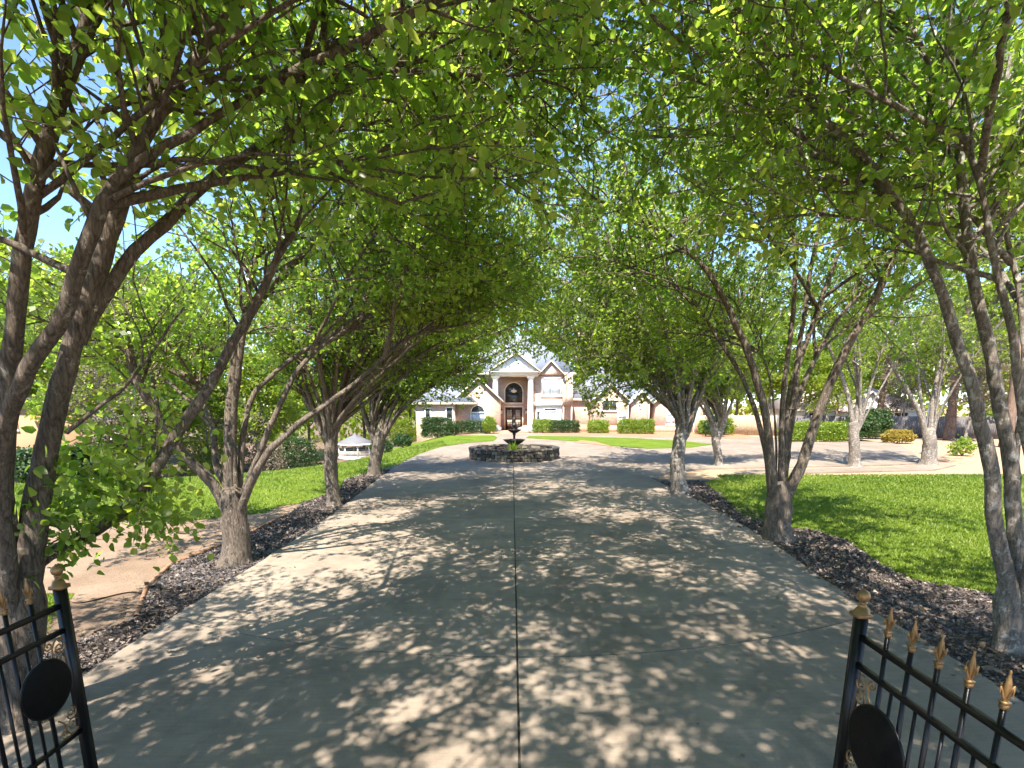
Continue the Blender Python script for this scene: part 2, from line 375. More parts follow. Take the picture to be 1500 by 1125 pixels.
def leaf_geo(P, D, N, S, full):
    """leaves at P, pointing along D with face normal N and length S: folded heart-like blades"""
    D = D / (np.linalg.norm(D, axis=1)[:, None] + 1e-9)
    N = N - D * (N * D).sum(1)[:, None]; N /= np.linalg.norm(N, axis=1)[:, None] + 1e-9
    T = np.cross(D, N); S = S[:, None]; n = len(P)
    if full:
        sh = [(0, 0, 0), (0.26, 0.36, 0.07), (0.66, 0.30, 0.05), (1.0, 0, -0.08), (0.66, -0.30, 0.05), (0.26, -0.36, 0.07)]
        fa = np.array([[0, 1, 2, 3], [0, 3, 4, 5]])
    else:
        sh = [(0, 0, 0), (0.45, 0.40, 0.06), (1.0, 0, -0.05), (0.45, -0.40, 0.06)]; fa = np.array([[0, 1, 2, 3]])
    V = np.stack([P + S * (a * D + b * T + c * N) for a, b, c in sh], 1)
    k = len(sh); Fq = (np.arange(n)[:, None, None] * k + fa[None]).reshape(-1, 4)
    return V.reshape(-1, 3), Fq, len(fa)
def leaf_obj(name, P, D, N, S, tone, mat, parent, full=False, loc=None):
    V, Fq, k = leaf_geo(P, D, N, S, full)
    return MB().add(V, [Fq]).build(name, mat, parent, loc=loc, tone=np.repeat(tone, k))
def rdir(rg, n):
    v = rg.standard_normal((n, 3)); return v / np.linalg.norm(v, axis=1)[:, None]

# ------------------------------------------------------------------ the ground and what lies on it
def sheet(name, ys, xl, xr, mat, dz, nx=6, step=0.25, parent=None, jit=0.0, seed=1, wav=0.0):
    """ground cover between two edge lines x(y)"""
    rg = np.random.default_rng(seed)
    y = np.arange(ys[0], ys[1] + step * 0.5, step)
    a = np.interp(y, *xl); b = np.interp(y, *xr)
    if jit: a = a + rg.normal(0, jit, len(y)); b = b + rg.normal(0, jit, len(y))
    t = np.linspace(0, 1, nx + 1); X = a[:, None] + (b - a)[:, None] * t[None]; Y = np.repeat(y[:, None], nx + 1, 1)
    if wav: Y = Y + wav * (np.sin(X * 1.9) + 0.6 * np.sin(X * 4.3 + 1) + 0.4 * np.sin(X * 9.1)) * np.clip(1 - (Y - ys[0]) / 2.0, 0, 1)
    Z = terrain(X, Y) + dz; m = nx + 1
    i, j = np.meshgrid(np.arange(len(y) - 1), np.arange(nx), indexing='ij')
    q = np.stack([i*m + j, i*m + j + 1, (i+1)*m + j + 1, (i+1)*m + j], -1).reshape(-1, 4)
    return MB().add(np.stack([X, Y, Z], -1), [q]).build(name, mat, parent)
def edge(pix):                                  # edge line from picture points on level ground -> (ys, xs)
    g = sorted([(gnd(*p)[1], gnd(*p)[0]) for p in pix]); return np.array([q[0] for q in g]), np.array([q[1] for q in g])

gx = np.r_[np.linspace(-1500, -80, 12), np.linspace(-75, 75, 76), np.linspace(80, 1500, 12)]
gy = np.r_[np.linspace(-1500, -40, 10), np.linspace(-36, 120, 79), np.linspace(130, 2500, 14)]
GX, GY = np.meshgrid(gx, gy); m_ = len(gx)
i, j = np.meshgrid(np.arange(len(gy) - 1), np.arange(m_ - 1), indexing='ij')
q = np.stack([i*m_ + j, i*m_ + j + 1, (i+1)*m_ + j + 1, (i+1)*m_ + j], -1).reshape(-1, 4)
tag(MB().add(np.stack([GX, GY, terrain(GX, GY) - 0.03], -1), [q]).build('ground', 'ground', smooth=True), kind='structure')

DL = edge([(100, 1012), (135, 985), (235, 920), (345, 850), (470, 768), (520, 730), (555, 702), (590, 678), (615, 666), (645, 656), (690, 649)])
DL = (np.r_[-8, 2.0, DL[0], 47.0], np.r_[-4.6, -4.5, DL[1], -1.6])
DR = edge([(1500, 1035), (1400, 970), (1260, 890), (1130, 797), (1040, 743), (990, 720), (962, 706)])
DR = (np.r_[-8, 2.0, DR[0]], np.r_[4.7, 4.7, DR[1]])
Y_TIP = DR[0][-1]
dl = lambda y: np.interp(y, *DL)
dr = lambda y: np.interp(y, *DR)
drive = empty('driveway', (0, 0, 0), None, None); drive['kind'] = 'structure'
XJ = 0.06
rows = [-7.5, -3.2, 0.9, 5.69, 9.6, 13.3, 17.2, 21.2]
cur = lambda x: 0.054 * (np.asarray(x) - XJ) ** 2 * np.clip(1.2, 0, 1)
TOPZ, GAP = 0.045, 0.011
def slab(name, pts, parent, top=TOPZ, thick=0.12, mat='concrete'):
    n = len(pts); p = np.asarray(pts, float)
    bm = bmesh.new()
    f = bm.faces.new([bm.verts.new((x, y, top)) for x, y in p]); f.normal_update()
    if f.normal.z < 0: f.normal_flip()
    ex = bmesh.ops.extrude_face_region(bm, geom=[f])
    for g_ in ex['geom']:
        if isinstance(g_, bmesh.types.BMVert): g_.co.z -= thick
    bmesh.ops.recalc_face_normals(bm, faces=bm.faces)
    bmesh.ops.triangulate(bm, faces=[q_ for q_ in bm.faces if len(q_.verts) > 4])
    me = bpy.data.meshes.new(name); bm.to_mesh(me); bm.free(); me.materials.append(M[mat])
    return link(name, me, parent)
def arc_x(y0, side):                            # row line meets the drive's edge
    y = y0
    for _ in range(30): y = y0 + float(cur(dl(y) if side < 0 else dr(y)))
    return float(dl(y) if side < 0 else dr(y)), y
rg = np.random.default_rng(3)
for k in range(len(rows) - 1):
    for side in (-1, 1):
        (xe0, ye0), (xe1, ye1) = arc_x(rows[k], side), arc_x(rows[k + 1], side)
        xi = XJ + side * GAP
        if k == len(rows) - 2 and side > 0: ye1 = min(ye1, Y_TIP); xe1 = float(dr(ye1))
        bx = np.linspace(xi, xe0, 12); bot = [(x, rows[k] + float(cur(x)) + GAP) for x in bx]
        tx = np.linspace(xe1, xi, 12); topp = [(x, rows[k + 1] + float(cur(x)) * (1 if k < len(rows) - 2 else 0.0) - GAP) for x in tx]
        yy = np.linspace(ye0, rows[k + 1] if k == len(rows) - 2 else ye1, 12)[1:-1]
        sidep = [(float(dl(y) if side < 0 else dr(y)) + rg.normal(0, 0.012), y) for y in yy]
        slab('slab', bot + sidep + topp, drive)
MB().span((-4.1, -7.6, -0.06), (4.3, 27.1, 0.012)).build('joint_filler', 'joint', drive)
# forecourt round the fountain and the parking court to the right
YC = rows[-1] + GAP
left_side = [(float(dl(y)), float(y)) for y in np.linspace(46.5, YC, 40)] 
tip = [gnd(*p)[:2] for p in [(962, 703), (966, 697), (985, 691), (1040, 687), (1100, 686), (1200, 684), (1300, 682), (1352, 679)]]
lot = [gnd(*p)[:2] for p in [(1340, 666), (1318, 652), (1296, 648), (1180, 646), (1120, 641), (1075, 638), (1038, 638)]]
slab('court_slab', left_side + [(XJ - GAP, YC), (XJ - GAP, 26.9), (XJ + GAP, 26.9), (XJ + GAP, YC)] + [(float(dr(YC)), YC)] + [tuple(t) for t in tip] + [tuple(t) for t in lot] + [(13, 56.5), (2.5, 57.5), (-1.2, 57.5)], drive)
slab('curb_path', [tuple(gnd(*p)[:2]) for p in [(1060, 695), (1200, 693), (1368, 689), (1400, 682), (1354, 681), (1300, 685), (1100, 689)]], None, 0.03, 0.1)['kind'] = 'structure'

BL = edge([(200, 905), (215, 862), (250, 828), (330, 797), (385, 772), (425, 752), (440, 738), (500, 716), (505, 702), (560, 688), (590, 677)])   # left bed, outer edge
BL = (np.r_[-8, 2, BL[0]], np.r_[-6.6, -6.4, BL[1]])
tag(sheet('gravel_bed', (-8, float(BL[0][-1])), BL, (DL[0], DL[1] + 0.25), 'slate_bed', 0.012, 8), kind='structure')
BR = edge([(1500, 878), (1400, 862), (1330, 850), (1290, 828), (1240, 792), (1190, 777), (1130, 772), (1085, 757), (1060, 730), (1030, 707), (1060, 700)])
BR = (np.r_[-8, 4.0, BR[0]], np.r_[7.4, 7.6, BR[1]])
tag(sheet('mulch_bed', (-8, Y_TIP + 0.6), (DR[0], DR[1] - 0.25), BR, 'mulch_bed', 0.012, 8), kind='structure')
tag(sheet('sand_bank', (7.7, 17.5), (np.array([7.7, 9, 13, 17.5]), np.array([-9.5, -13, -15, -12.0])), BL, 'sand', -0.006, 60, wav=0.22), kind='structure')
LL = edge([(240, 757), (300, 752), (400, 748), (445, 735), (500, 716), (560, 690), (600, 673), (640, 657), (690, 650)])
lawnL = (np.r_[LL[0], 46.0], np.r_[LL[1], -3.0])
# left lawn: from the sand's edge to the wood, right edge along bed and drive
yl = np.array([13.2, 14.5, 17, 22, 27, 34, 42, 55, 62]); xl_ = np.array([-8.6, -17.5, -20, -21, -20, -19, -18, -16, -15.0])
xr_y = np.r_[13.2, 14.3, 15.5, BL[0][BL[0] > 15.6], 25, 29, 34, 38, 42, 46, 55, 62]
xr_x = np.r_[-8.3, -6.7, np.interp(15.5, *BL) - 0.5, BL[1][BL[0] > 15.6] - 0.03, float(dl(25)), float(dl(29)), float(dl(34)), float(dl(38)), float(dl(42)), -3.0, -6.2, -9.0]
tag(sheet('lawn', (13.2, 62), (yl, xl_), (xr_y, xr_x), 'lawn', 0.004, 22), kind='structure')
tag(sheet('dry_lawn', (9.0, 19.0), (np.array([9, 12, 16, 19.0]), np.array([-17, -21, -27, -27.0])), (np.array([9, 11, 13.3, 16, 19.0]), np.array([-10.5, -11.0, -11.5, -17.6, -20.2])), 'dry_lawn', 0.0, 10), kind='structure')
tag(sheet('lawn', (5.2, 7.9), (np.array([5.2, 7.9]), np.array([-9.0, -10.5])), (np.array([5.2, 6.4, 7.9]), np.array([-6.3, -6.1, -6.9])), 'lawn', 0.002, 30, jit=0.12, wav=0.2), kind='structure')
LR_top = float(gnd(1100, 696)[1])
tag(sheet('lawn', (6.2, LR_top), (BR[0], BR[1] + 0.02), (np.array([6.2, 8, 12, 16, 20, 22.5, LR_top]), np.array([8.4, 11.5, 15.5, 19, 21.5, 22.6, 19.5])), 'lawn', 0.006, 20), kind='structure')
isl = [gnd(*p)[:2] for p in [(1046, 652), (1010, 657), (950, 658.5), (890, 654), (850, 648), (800, 644.5), (770, 642.5), (775, 639.5), (850, 640.5), (930, 643), (1000, 647)]]
slab('lawn', [tuple(p) for p in isl], None, 0.075, 0.1, 'lawn')['kind'] = 'structure'
slab('lawn', [(-1.5, 43.5), (-3.2, 41.8), (-4.6, 38.5), (-5.6, 44.0), (-5.2, 52.0), (-1.7, 52.0), (-1.3, 48.0)], None, 0.07, 0.25, 'lawn')['kind'] = 'structure'
slab('planting_bed', [tuple(gnd(*p)[:2]) for p in [(842, 650), (868, 652), (896, 655.5), (872, 648.5), (850, 646.5)]], None, 0.09, 0.06, 'edging')['kind'] = 'structure'
slab('planting_bed', [(3.0, 53.0), (20.5, 47.0), (22.5, 52), (22, 59.2), (3.0, 59.2)], None, 0.06, 0.08, 'edging')['kind'] = 'structure'
eb = MB(); ey = np.linspace(float(BL[0][2]), 13.9, 60); eb.tube(np.c_[np.interp(ey, *BL), ey, np.full(60, 0.02)], 0.035, 6)
tag(eb.build('bed_edging', 'edging'), 'thin terracotta edging strip curving between pale sand and left gravel bed', 'edging')

def blades(name, ys, xl, xr, n, mat, label, h=(0.022, 0.045), wid=0.006, seed=0, dens=None, z0=0.005):
    rg = np.random.default_rng(seed)
    y = ys[0] + (ys[1] - ys[0]) * rg.random(n) ** (1.0 if dens is None else dens)
    a, b = np.interp(y, *xl), np.interp(y, *xr); x = a + (b - a) * rg.random(n)
    P = np.c_[x, y, terrain(x, y) + z0]; dist = np.hypot(x, y)
    th = rg.uniform(0, 6.283, n); H = rg.uniform(*h, n) * (0.7 + dist / 18); W = wid * (0.7 + dist / 9)
    T = np.c_[np.cos(th), np.sin(th), np.zeros(n)] * W[:, None]
    tip_ = P + np.c_[rg.normal(0, 0.45, n) * H, rg.normal(0, 0.45, n) * H, H]
    V = np.stack([P - T, P + T, tip_], 1).reshape(-1, 3)
    patch = 0.5 + 0.36 * np.sin(x * 0.9 + 1.3 * np.sin(y * 0.7)) * np.cos(y * 1.1 + x * 0.4)
    o = MB().add(V, [np.arange(3 * n).reshape(-1, 3)]).build(name, mat, tone=np.clip(rg.normal(patch, 0.24), 0, 1))
    return tag(o, label, 'grass', kind='stuff')
blades('grass', (6.3, LR_top), (BR[0], BR[1] + 0.05), (np.array([6.2, 8, 12, 16, 20, 22.5, LR_top]), np.array([8.4, 11.5, 15.5, 19, 21.5, 22.6, 19.5])), 95000, 'grass',
       'bright green mown grass of the right lawn beside the mulch bed', seed=11, dens=1.25)
blades('grass', (13.4, 45), (yl, xl_), (xr_y, xr_x), 42000, 'grass', 'bright green mown grass of the left lawn behind the sand', seed=12, dens=1.5)
blades('grass', (5.2, 7.9), (np.array([5.2, 7.9]), np.array([-9.0, -10.5])), (np.array([5.2, 6.4, 7.9]), np.array([-6.1, -5.9, -6.8])), 12000, 'grass',
       'sparse shaded grass patch behind the left gate leaf', seed=13)
def chips(name, ys, xl, xr, n, mat, label, size, seed, thr=1.0, z=0.02):
    rg = np.random.default_rng(seed); y = ys[0] + (ys[1] - ys[0]) * rg.random(n) ** 1.5
    a, b = np.interp(y, *xl), np.interp(y, *xr); x = a + (b - a) * rg.random(n)
    S = rg.gamma(4.0, 0.25, n) * size * (0.8 + np.hypot(x, y) / 20)
    N = rdir(rg, n) * 0.75 + np.array([0, 0, 0.8]); D = rdir(rg, n) * np.array([1, 1, 0.35])
    return tag(leaf_obj(name, np.c_[x, y, terrain(x, y) + z + rg.random(n) * 0.025], D, N, S, rg.beta(1.3, 2.2, n), mat, None), label, 'mulch', kind='stuff')
chips('gravel', (2, 24), (BL[0], BL[1] + 0.05), (DL[0], DL[1] - 0.03), 45000, 'chip', 'dark slate chips and mulch covering the left bed', 0.024, 21)
chips('mulch', (2, Y_TIP), (DR[0], DR[1] + 0.03), (BR[0], BR[1] - 0.02), 50000, 'chip', 'dark shredded mulch covering the right bed', 0.027, 22)
chips('leaf_litter', (2.2, 8.5), (BL[0], BL[1] - 0.3), (DL[0], DL[1]), 600, 'litter', 'dry tan leaves scattered over the left bed near the gate', 0.05, 23, z=0.04)
chips('leaf_litter', (3.0, 16), (DR[0], DR[1] - 0.15), (DR[0], DR[1] + 1.0), 1500, 'litter', 'dry tan leaves scattered along the right bed edge', 0.045, 24, z=0.04)

# ------------------------------------------------------------------ trees
CAMP = np.array([0, 0, CAM_H])
def clear_of_view(P, zmin):
    """the canopy is pruned clear of the drive, of the camera and below its skirt"""
    d = np.linalg.norm(P - CAMP, axis=1)
    ax = np.abs(P[:, 0])
    roof = np.where(ax < 3.2, 4.35, np.where(ax < 4.6, 4.35 - (ax - 3.2) * 0.9, 0))
    far = 4.45 - np.clip(np.abs(P[:, 0] - 0.35) - 0.75, 0, 9) * 1.25
    roof = np.where(P[:, 1] > 14.5, np.where(ax < 4.2, far, 0), roof)
    roof = np.where((P[:, 1] > 26), 0, roof)
    return (d > 3.7) & (P[:, 2] > zmin) & (P[:, 2] > roof)
def unit(v): return v / (np.linalg.norm(v) + 1e-9)
def wiggle(c, rg, amp):
    n = len(c); k = np.cumsum(rg.standard_normal((n, 3)), 0) * amp; k -= np.linspace(0, 1, n)[:, None] * k[-1]
    k[0] = 0; return c + k
def grow(rg, stems, spacing, sec, tw, m, zmin, up=0.25):
    """secondary branches, twigs and leaf sites along the stems"""
    tubes, TS, TD, TL = [], [], [], []
    for c, r0, r1, frm in stems:
        seg = np.linalg.norm(np.diff(c, axis=0), axis=1); L = np.r_[0, np.cumsum(seg)]; tot = L[-1]
        s = tot * frm
        while s < tot:
            fr = s / tot; p = np.array([np.interp(s, L, c[:, k]) for k in range(3)])
            i = min(np.searchsorted(L, s), len(c) - 2); t = unit(c[i + 1] - c[i])
            r = r0 + (r1 - r0) * fr
            pr = rg.standard_normal(3); pr = unit(pr - t * (pr @ t))
            d = unit(t * 0.55 + pr * 0.85 + np.array([0, 0, up])); ln = rg.uniform(*sec) * (1.15 - 0.5 * fr)
            n = 6; q = [p]; dd = d
            for _ in range(n - 1):
                dd = unit(dd + rg.normal(0, 0.16, 3) + np.array([0, 0, 0.03])); q.append(q[-1] + dd * ln / (n - 1))
            q = np.array(q)
            if q[-1, 2] > zmin - 0.3 and np.linalg.norm(q[-1] - CAMP) > 3.5 and not (abs(q[-1, 0]) < 3 and q[-1, 2] < 4.3 and q[-1, 1] < 14.5) and not (abs(q[-1, 0] - .35) < 1.3 and q[-1, 2] < 4.5):
                tubes.append((q, np.linspace(min(0.028, 0.45 * r + 0.004), 0.005, n)))
                for u in np.linspace(0.15, 1.0, max(3, int(ln * tw))):
                    a = u * (n - 1); k = min(int(a), n - 2); b0 = q[k] + (q[k + 1] - q[k]) * (a - k)
                    pv = rg.standard_normal(3); td = unit(unit(q[k + 1] - q[k]) * 0.5 + pv * 0.5)
                    TS.append(b0); TD.append(td); TL.append(rg.uniform(0.22, 0.6))
            s += spacing * rg.uniform(0.6, 1.4)
    TS, TD, TL = np.array(TS), np.array(TD), np.array(TL)
    n = len(TS) * m
    idx = np.repeat(np.arange(len(TS)), m); t = rg.uniform(0.1, 1.05, n)
    P = TS[idx] + TD[idx] * (TL[idx] * t)[:, None] + rg.normal(0, 0.035, (n, 3))
    D = TD[idx] * 0.45 + rdir(rg, n) * 0.9 + np.array([0, 0, -0.25])
    N = rdir(rg, n) * 0.75 + np.array([0, 0, 0.7])
    return tubes, (TS, TD, TL), P, D, N
def pear(label, base, stems, seed, trunk=None, zmin=2.7, leaf=0.085, spacing=0.17, tw=5.0, m=14, full=False, sec=(0.8, 2.3), bark='bark',
         big=0, group='pear trees lining the driveway', low=None, leafmat='leaf', drop=0.0):
    """a many-stemmed pear tree; stems = [(world points, r0, r1, fraction where leaves begin)]"""
    rg = np.random.default_rng(seed); base = np.array(base, float)
    root = empty('pear_tree', tuple(base), label, 'tree', group)
    tp, tr = trunk
    c = curve(tp, 0.12); rr = np.interp(np.linspace(0, 1, len(c)), np.linspace(0, 1, len(tr)), tr)
    h0 = c[:, 2] - c[0, 2]; rr = rr * (1 + 0.45 * np.exp(-h0 / 0.13))
    e0 = c[-1] + unit(c[-1] - c[-4]) * np.array([0.06, 0.11, 0.14])[:, None]; TC, TR = c, rr
    MB().tube(np.r_[c, e0] - base, np.r_[rr, rr[-1] * np.array([0.86, 0.55, 0.05])], 20, 0.05, rg).build('trunk', bark, root, True)
    ST = []
    for s in stems:
        p0 = np.asarray(s[0], float)
        if np.linalg.norm(p0[0] - TC[-1]) < 1.1:        # the limb leaves from inside the trunk
            j_ = max(0, len(TC) - 1 - int(0.55 / 0.12)); p0 = np.r_[[TC[j_] + (p0[0] - TC[-1]) * np.array([0.35, 0.35, 0])], p0]
        c = wiggle(curve(p0, 0.16), rg, 0.006); n = len(c)
        rad = s[1] + (s[2] - s[1]) * np.linspace(0, 1, n) ** 0.8
        rad = rad * (1 + 0.2 * np.exp(-np.linspace(0, n * 0.16, n) / 0.6))
        MB().tube(c - base, rad, 12 if s[1] > 0.06 else 8, 0.045, rg).build('limb', bark, root, True)
        ST.append((c, s[1], s[2], s[3]))
    tubes, (TS, TD, TL), P, D, N = grow(rg, ST, spacing, sec, tw, m, zmin)
    b = MB()
    for q_, r_ in tubes: b.tube(q_ - base, r_, 4)
    ok = clear_of_view(TS + TD * TL[:, None], zmin - 0.2)
    for s_, d_, l_ in zip(TS[ok] - base, TD[ok], TL[ok]): b.tube([s_, s_ + d_ * l_], [0.006, 0.003], 3)
    if low is not None:
        hub = [at(110, 793, base[1] + .3), at(198, 736, base[1] + .5), at(226, 695, base[1] + .5)]
        for q_ in low:
            h_ = min(hub, key=lambda w_: np.linalg.norm(w_ - q_)); mid = (h_ + q_) / 2 + rg.normal(0, 0.05, 3); e_ = q_ + (q_ - h_) * 0.4 + np.array([0, 0, -0.05])
            b.tube(curve([h_, mid, q_, e_], 0.08) - base, np.linspace(0.010, 0.003, len(curve([h_, mid, q_, e_], 0.08))), 4)
            for _ in range(5): b.tube([q_ - base + rg.normal(0, .05, 3), q_ - base + rg.normal(0, .2, 3)], [0.004, 0.002], 3)
    tag(b.build('twigs', bark, root), kind='stuff')
    k = clear_of_view(P, zmin)
    if low is not None:                         # a low leafy spray of its own
        lp = low; 
        n = 1300; i_ = rg.integers(0, len(lp), n); P2 = lp[i_] + rg.normal(0, 0.19, (n, 3)) * np.array([1.0, 0.8, 0.9])
        P = np.r_[P, P2]; D = np.r_[D, rdir(rg, n) * 0.8 + np.array([0, 0, -0.5])]; N = np.r_[N, rdir(rg, n) * 0.8 + np.array([0, -0.2, 0.4])]
        k = np.r_[k, np.linalg.norm(P2 - CAMP, axis=1) > 3]
    if drop: k &= rg.random(len(P)) > drop
    P, D, N = P[k], D[k], N[k]; n = len(P)
    cl = 0.5 + 0.22 * np.sin(P[:, 0] * 2.1 + seed) * np.sin(P[:, 1] * 1.7) + 0.12 * np.sin(P[:, 2] * 3)
    tone = np.clip(rg.normal(cl, 0.2), 0, 1); S = leaf * np.clip(rg.normal(1.0, 0.24, n), 0.4, 1.5)
    if big:                                     # the nearest leaves one by one
        px = S / np.linalg.norm(P - CAMP, axis=1)
        vis = (P[:, 1] > 1.5) & (np.abs(P[:, 0]) < P[:, 1] * 0.97) & (P[:, 2] < CAM_H + 0.75 * P[:, 1])
        order = np.argsort(-px * vis)[:big]; one = np.zeros(n, bool); one[order] = True
        pm = []
        for t in range(6):
            V, Fq, kk = leaf_geo(np.zeros((1, 3)), np.array([[1.0, 0, 0]]), np.array([[0, 0, 1.0]]), np.array([1.0]), True)
            V = V + rg.normal(0, 0.02, V.shape)
            pm.append(MB().add(V, [Fq]).mesh('leaf', leafmat, tone=np.full(2, t / 5)))
        for a in order:
            x = Vector(D[a]).normalized(); z = Vector(N[a]); z = (z - x * z.dot(x)).normalized(); y = z.cross(x)
            o = link('leaf', pm[min(5, int(tone[a] * 6))], root, tuple(P[a] - base))
            from mathutils import Matrix
            o.rotation_euler = Matrix((x, y, z)).transposed().to_euler(); o.scale = (S[a],) * 3
        P, D, N, S, tone = P[~one], D[~one], N[~one], S[~one], tone[~one]
    tag(leaf_obj('crown', P - base, D, N, S, tone, leafmat, root, full), kind='stuff')
    return root
def px_stem(base, pts, r0, r1, frm=0.4):        # picture trace with its own distance per point (offset from the tree's base)
    return (np.array([at(x, y, base[1] + dy) for x, y, dy in pts]), r0, r1, frm)
def vase(base, zf, n, seed, az=(0, 6.283), H=(5.5, 7.5), lean=(0.25, 0.75), r=(0.05, 0.09), frm=0.3):
    rg = np.random.default_rng(seed); out = []
    for k in range(n):
        a = az[0] + (az[1] - az[0]) * (k + rg.uniform(0.2, 0.8)) / n; o = np.array([math.cos(a), math.sin(a), 0])
        le = rg.uniform(*lean); h = rg.uniform(*H); p0 = np.array(base) + np.array([0, 0, zf * rg.uniform(0.75, 1.0)]) + o * 0.06
        pts = [p0] + [p0 + np.array([0, 0, h * f]) + o * h * le * (0.55 * f + 0.45 * f * f) + rg.normal(0, 0.10, 3) * f for f in (0.2, 0.45, 0.7, 1.0)]
        out.append((np.array(pts), rg.uniform(*r), 0.014, frm))
    return out

def offshoots(stems, n, seed, az, L=(2.2, 4.2), rise=(0.35, 0.9), r=(0.022, 0.038), fr=(0.35, 0.7), zlow=2.6):
    """long side limbs leaving the main stems part way up"""
    rg = np.random.default_rng(seed); out = []
    for k in range(n):
        for _ in range(40):
            c = curve(stems[rg.integers(0, len(stems))][0], 0.2); p0 = c[int(len(c) * rg.uniform(*fr))]
            if p0[2] > zlow: break
        a = az[0] + (az[1] - az[0]) * (k + rg.random()) / n; l_ = rg.uniform(*L); up = rg.uniform(*rise)
        o = np.array([math.cos(a), math.sin(a), 0]); pts = [p0] + [p0 + o * l_ * f + np.array([0, 0, l_ * up * (f - 0.35 * f * f)]) + rg.normal(0, 0.09, 3) * f for f in (0.25, 0.5, 0.75, 1.0)]
        out.append((np.array(pts), rg.uniform(*r), 0.011, 0.28))
    return out
# left row, nearest first
B = gnd(35, 1062)
pt = lambda *a: px_stem(B, *a)
st = [pt([(20,850,0),(8,720,-.1),(20,560,-.1),(45,340,-.2),(90,150,-.2),(147,10,-.3),(200,-130,-.3)], .090, .042, 0.59),
      pt([(38,850,0),(70,660,.1),(110,510,.2),(150,400,.3),(195,260,.4),(235,130,.5),(290,0,.6),(340,-120,.7)], .109, .042, 0.58),
      pt([(15,850,-.15),(0,680,-.4),(45,545,-.5),(100,450,-.5),(147,302,-.5),(187,240,-.4),(236,155,-.3),(347,0,-.1),(430,-100,.1)], .066, .034, 0.56),
      pt([(165,270,-.5),(205,235,-.4),(249,209,-.3),(355,147,.1),(445,85,.5),(540,40,.9),(660,-20,1.3)], .033, .014, 0.39),
      pt([(112,500,.2),(175,390,.4),(235,329,.6),(311,262,.9),(400,200,1.3),(480,147,1.7),(587,84,2.2),(660,35,2.6),(780,-20,3.0)], .056, .019, 0.39),
      pt([(305,266,.9),(400,216,1.5),(489,193,2.1),(591,173,2.7),(690,150,3.4),(800,140,4.0)], .033, .014, 0.34),
      pt([(42,835,.1),(110,793,.3),(198,736,.5),(226,695,.5),(256,643,.6),(304,573,.7),(336,512,.8),(385,420,1.0),(440,320,1.3)], .066, .030, 0.68),
      pt([(97,634,.1),(173,573,.2),(211,528,.3),(270,450,.5)], .017, .008, 0.58)]
st += offshoots(st[:6], 7, 41, (-1.2, 1.2), zlow=4.0) + offshoots(st[:4], 3, 241, (-1.1, 1.3), L=(2.5, 4.5), zlow=5.2) + offshoots(st[:3], 3, 141, (1.8, 4.4), zlow=3.0)
lowpts = np.array([at(x, y, B[1] + dy) for x, y, dy in [(80,770,.1),(100,740,.3),(130,760,.2),(160,700,.4),(190,720,.5),(215,670,.6),(150,640,.5),(225,730,.4),(180,650,.6),(110,700,.2),(240,760,.4),(70,800,.1),(230,610,.6),(205,760,.4)]])
pear('nearest left pear tree, dark forked trunk behind the left gate with a low leafy branch', B, st, 1,
     ([B + (0, 0, -0.05), B + (0, 0, .5), at(33, 905, B[1]), at(30, 835, B[1])], [.19, .18, .175, .13]), zmin=2.55, leaf=.08, spacing=.125, m=12, full=True, big=300, drop=.1, low=lowpts)

B = gnd(345, 826)
pt = lambda *a: px_stem(B, *a)
st = [pt([(335,750,0),(315,710,-.1),(270,665,-.3),(245,630,-.5),(220,590,-.7),(198,545,-.8),(180,470,-.9)], .101, .060, 0.68),
      pt([(335,720,.1),(318,690,.2),(309,623,.4),(293,580,.7),(280,510,1.0),(265,430,1.3)], .070, .034, 0.54),
      pt([(338,730,0),(337,660,0),(338,591,.1),(349,506,.2),(378,447,.2),(426,394,.2),(463,351,.3),(511,293,.5),(551,258,.7),(587,233,.9),(650,218,1.3),(730,209,1.8),(820,190,2.3)], .098, .021, 0.56),
      pt([(349,725,.1),(353,670,.1),(365,591,.2),(394,554,.4),(453,511,.8),(527,479,1.4),(623,463,2.2),(720,455,3.0)], .062, .017, 0.56),
      pt([(352,735,0),(383,655,-.1),(415,580,0),(442,532,.2),(490,490,.5),(570,440,1.0),(670,400,1.6)], .062, .017, 0.59),
      pt([(352,745,-.05),(383,676,-.3),(410,644,-.3),(463,602,-.2),(517,564,.1),(554,532,.4),(602,495,.9),(690,470,1.6)], .074, .019, 0.63),
      pt([(341,640,0),(346,560,-.2),(360,450,-.4),(383,340,-.6),(395,200,-.8),(410,60,-.9)], .066, .026, 0.49)]
st += offshoots(st, 10, 42, (-1.3, 1.3), zlow=3.6) + offshoots([st[2], st[6]], 6, 242, (-1.2, 1.2), L=(2.5, 4.5), zlow=5.0) + offshoots(st[:2], 5, 142, (1.5, 4.8), zlow=2.4)
pear('second left pear tree, thick trunk flaring from the gravel into seven spreading limbs', B, st, 2,
     ([B + (0, 0, -0.05), at(347, 790, B[1]), at(343, 760, B[1]), at(340, 722, B[1])], [.24, .22, .22, .19]), zmin=2.6, leaf=.078, spacing=.095, m=14)

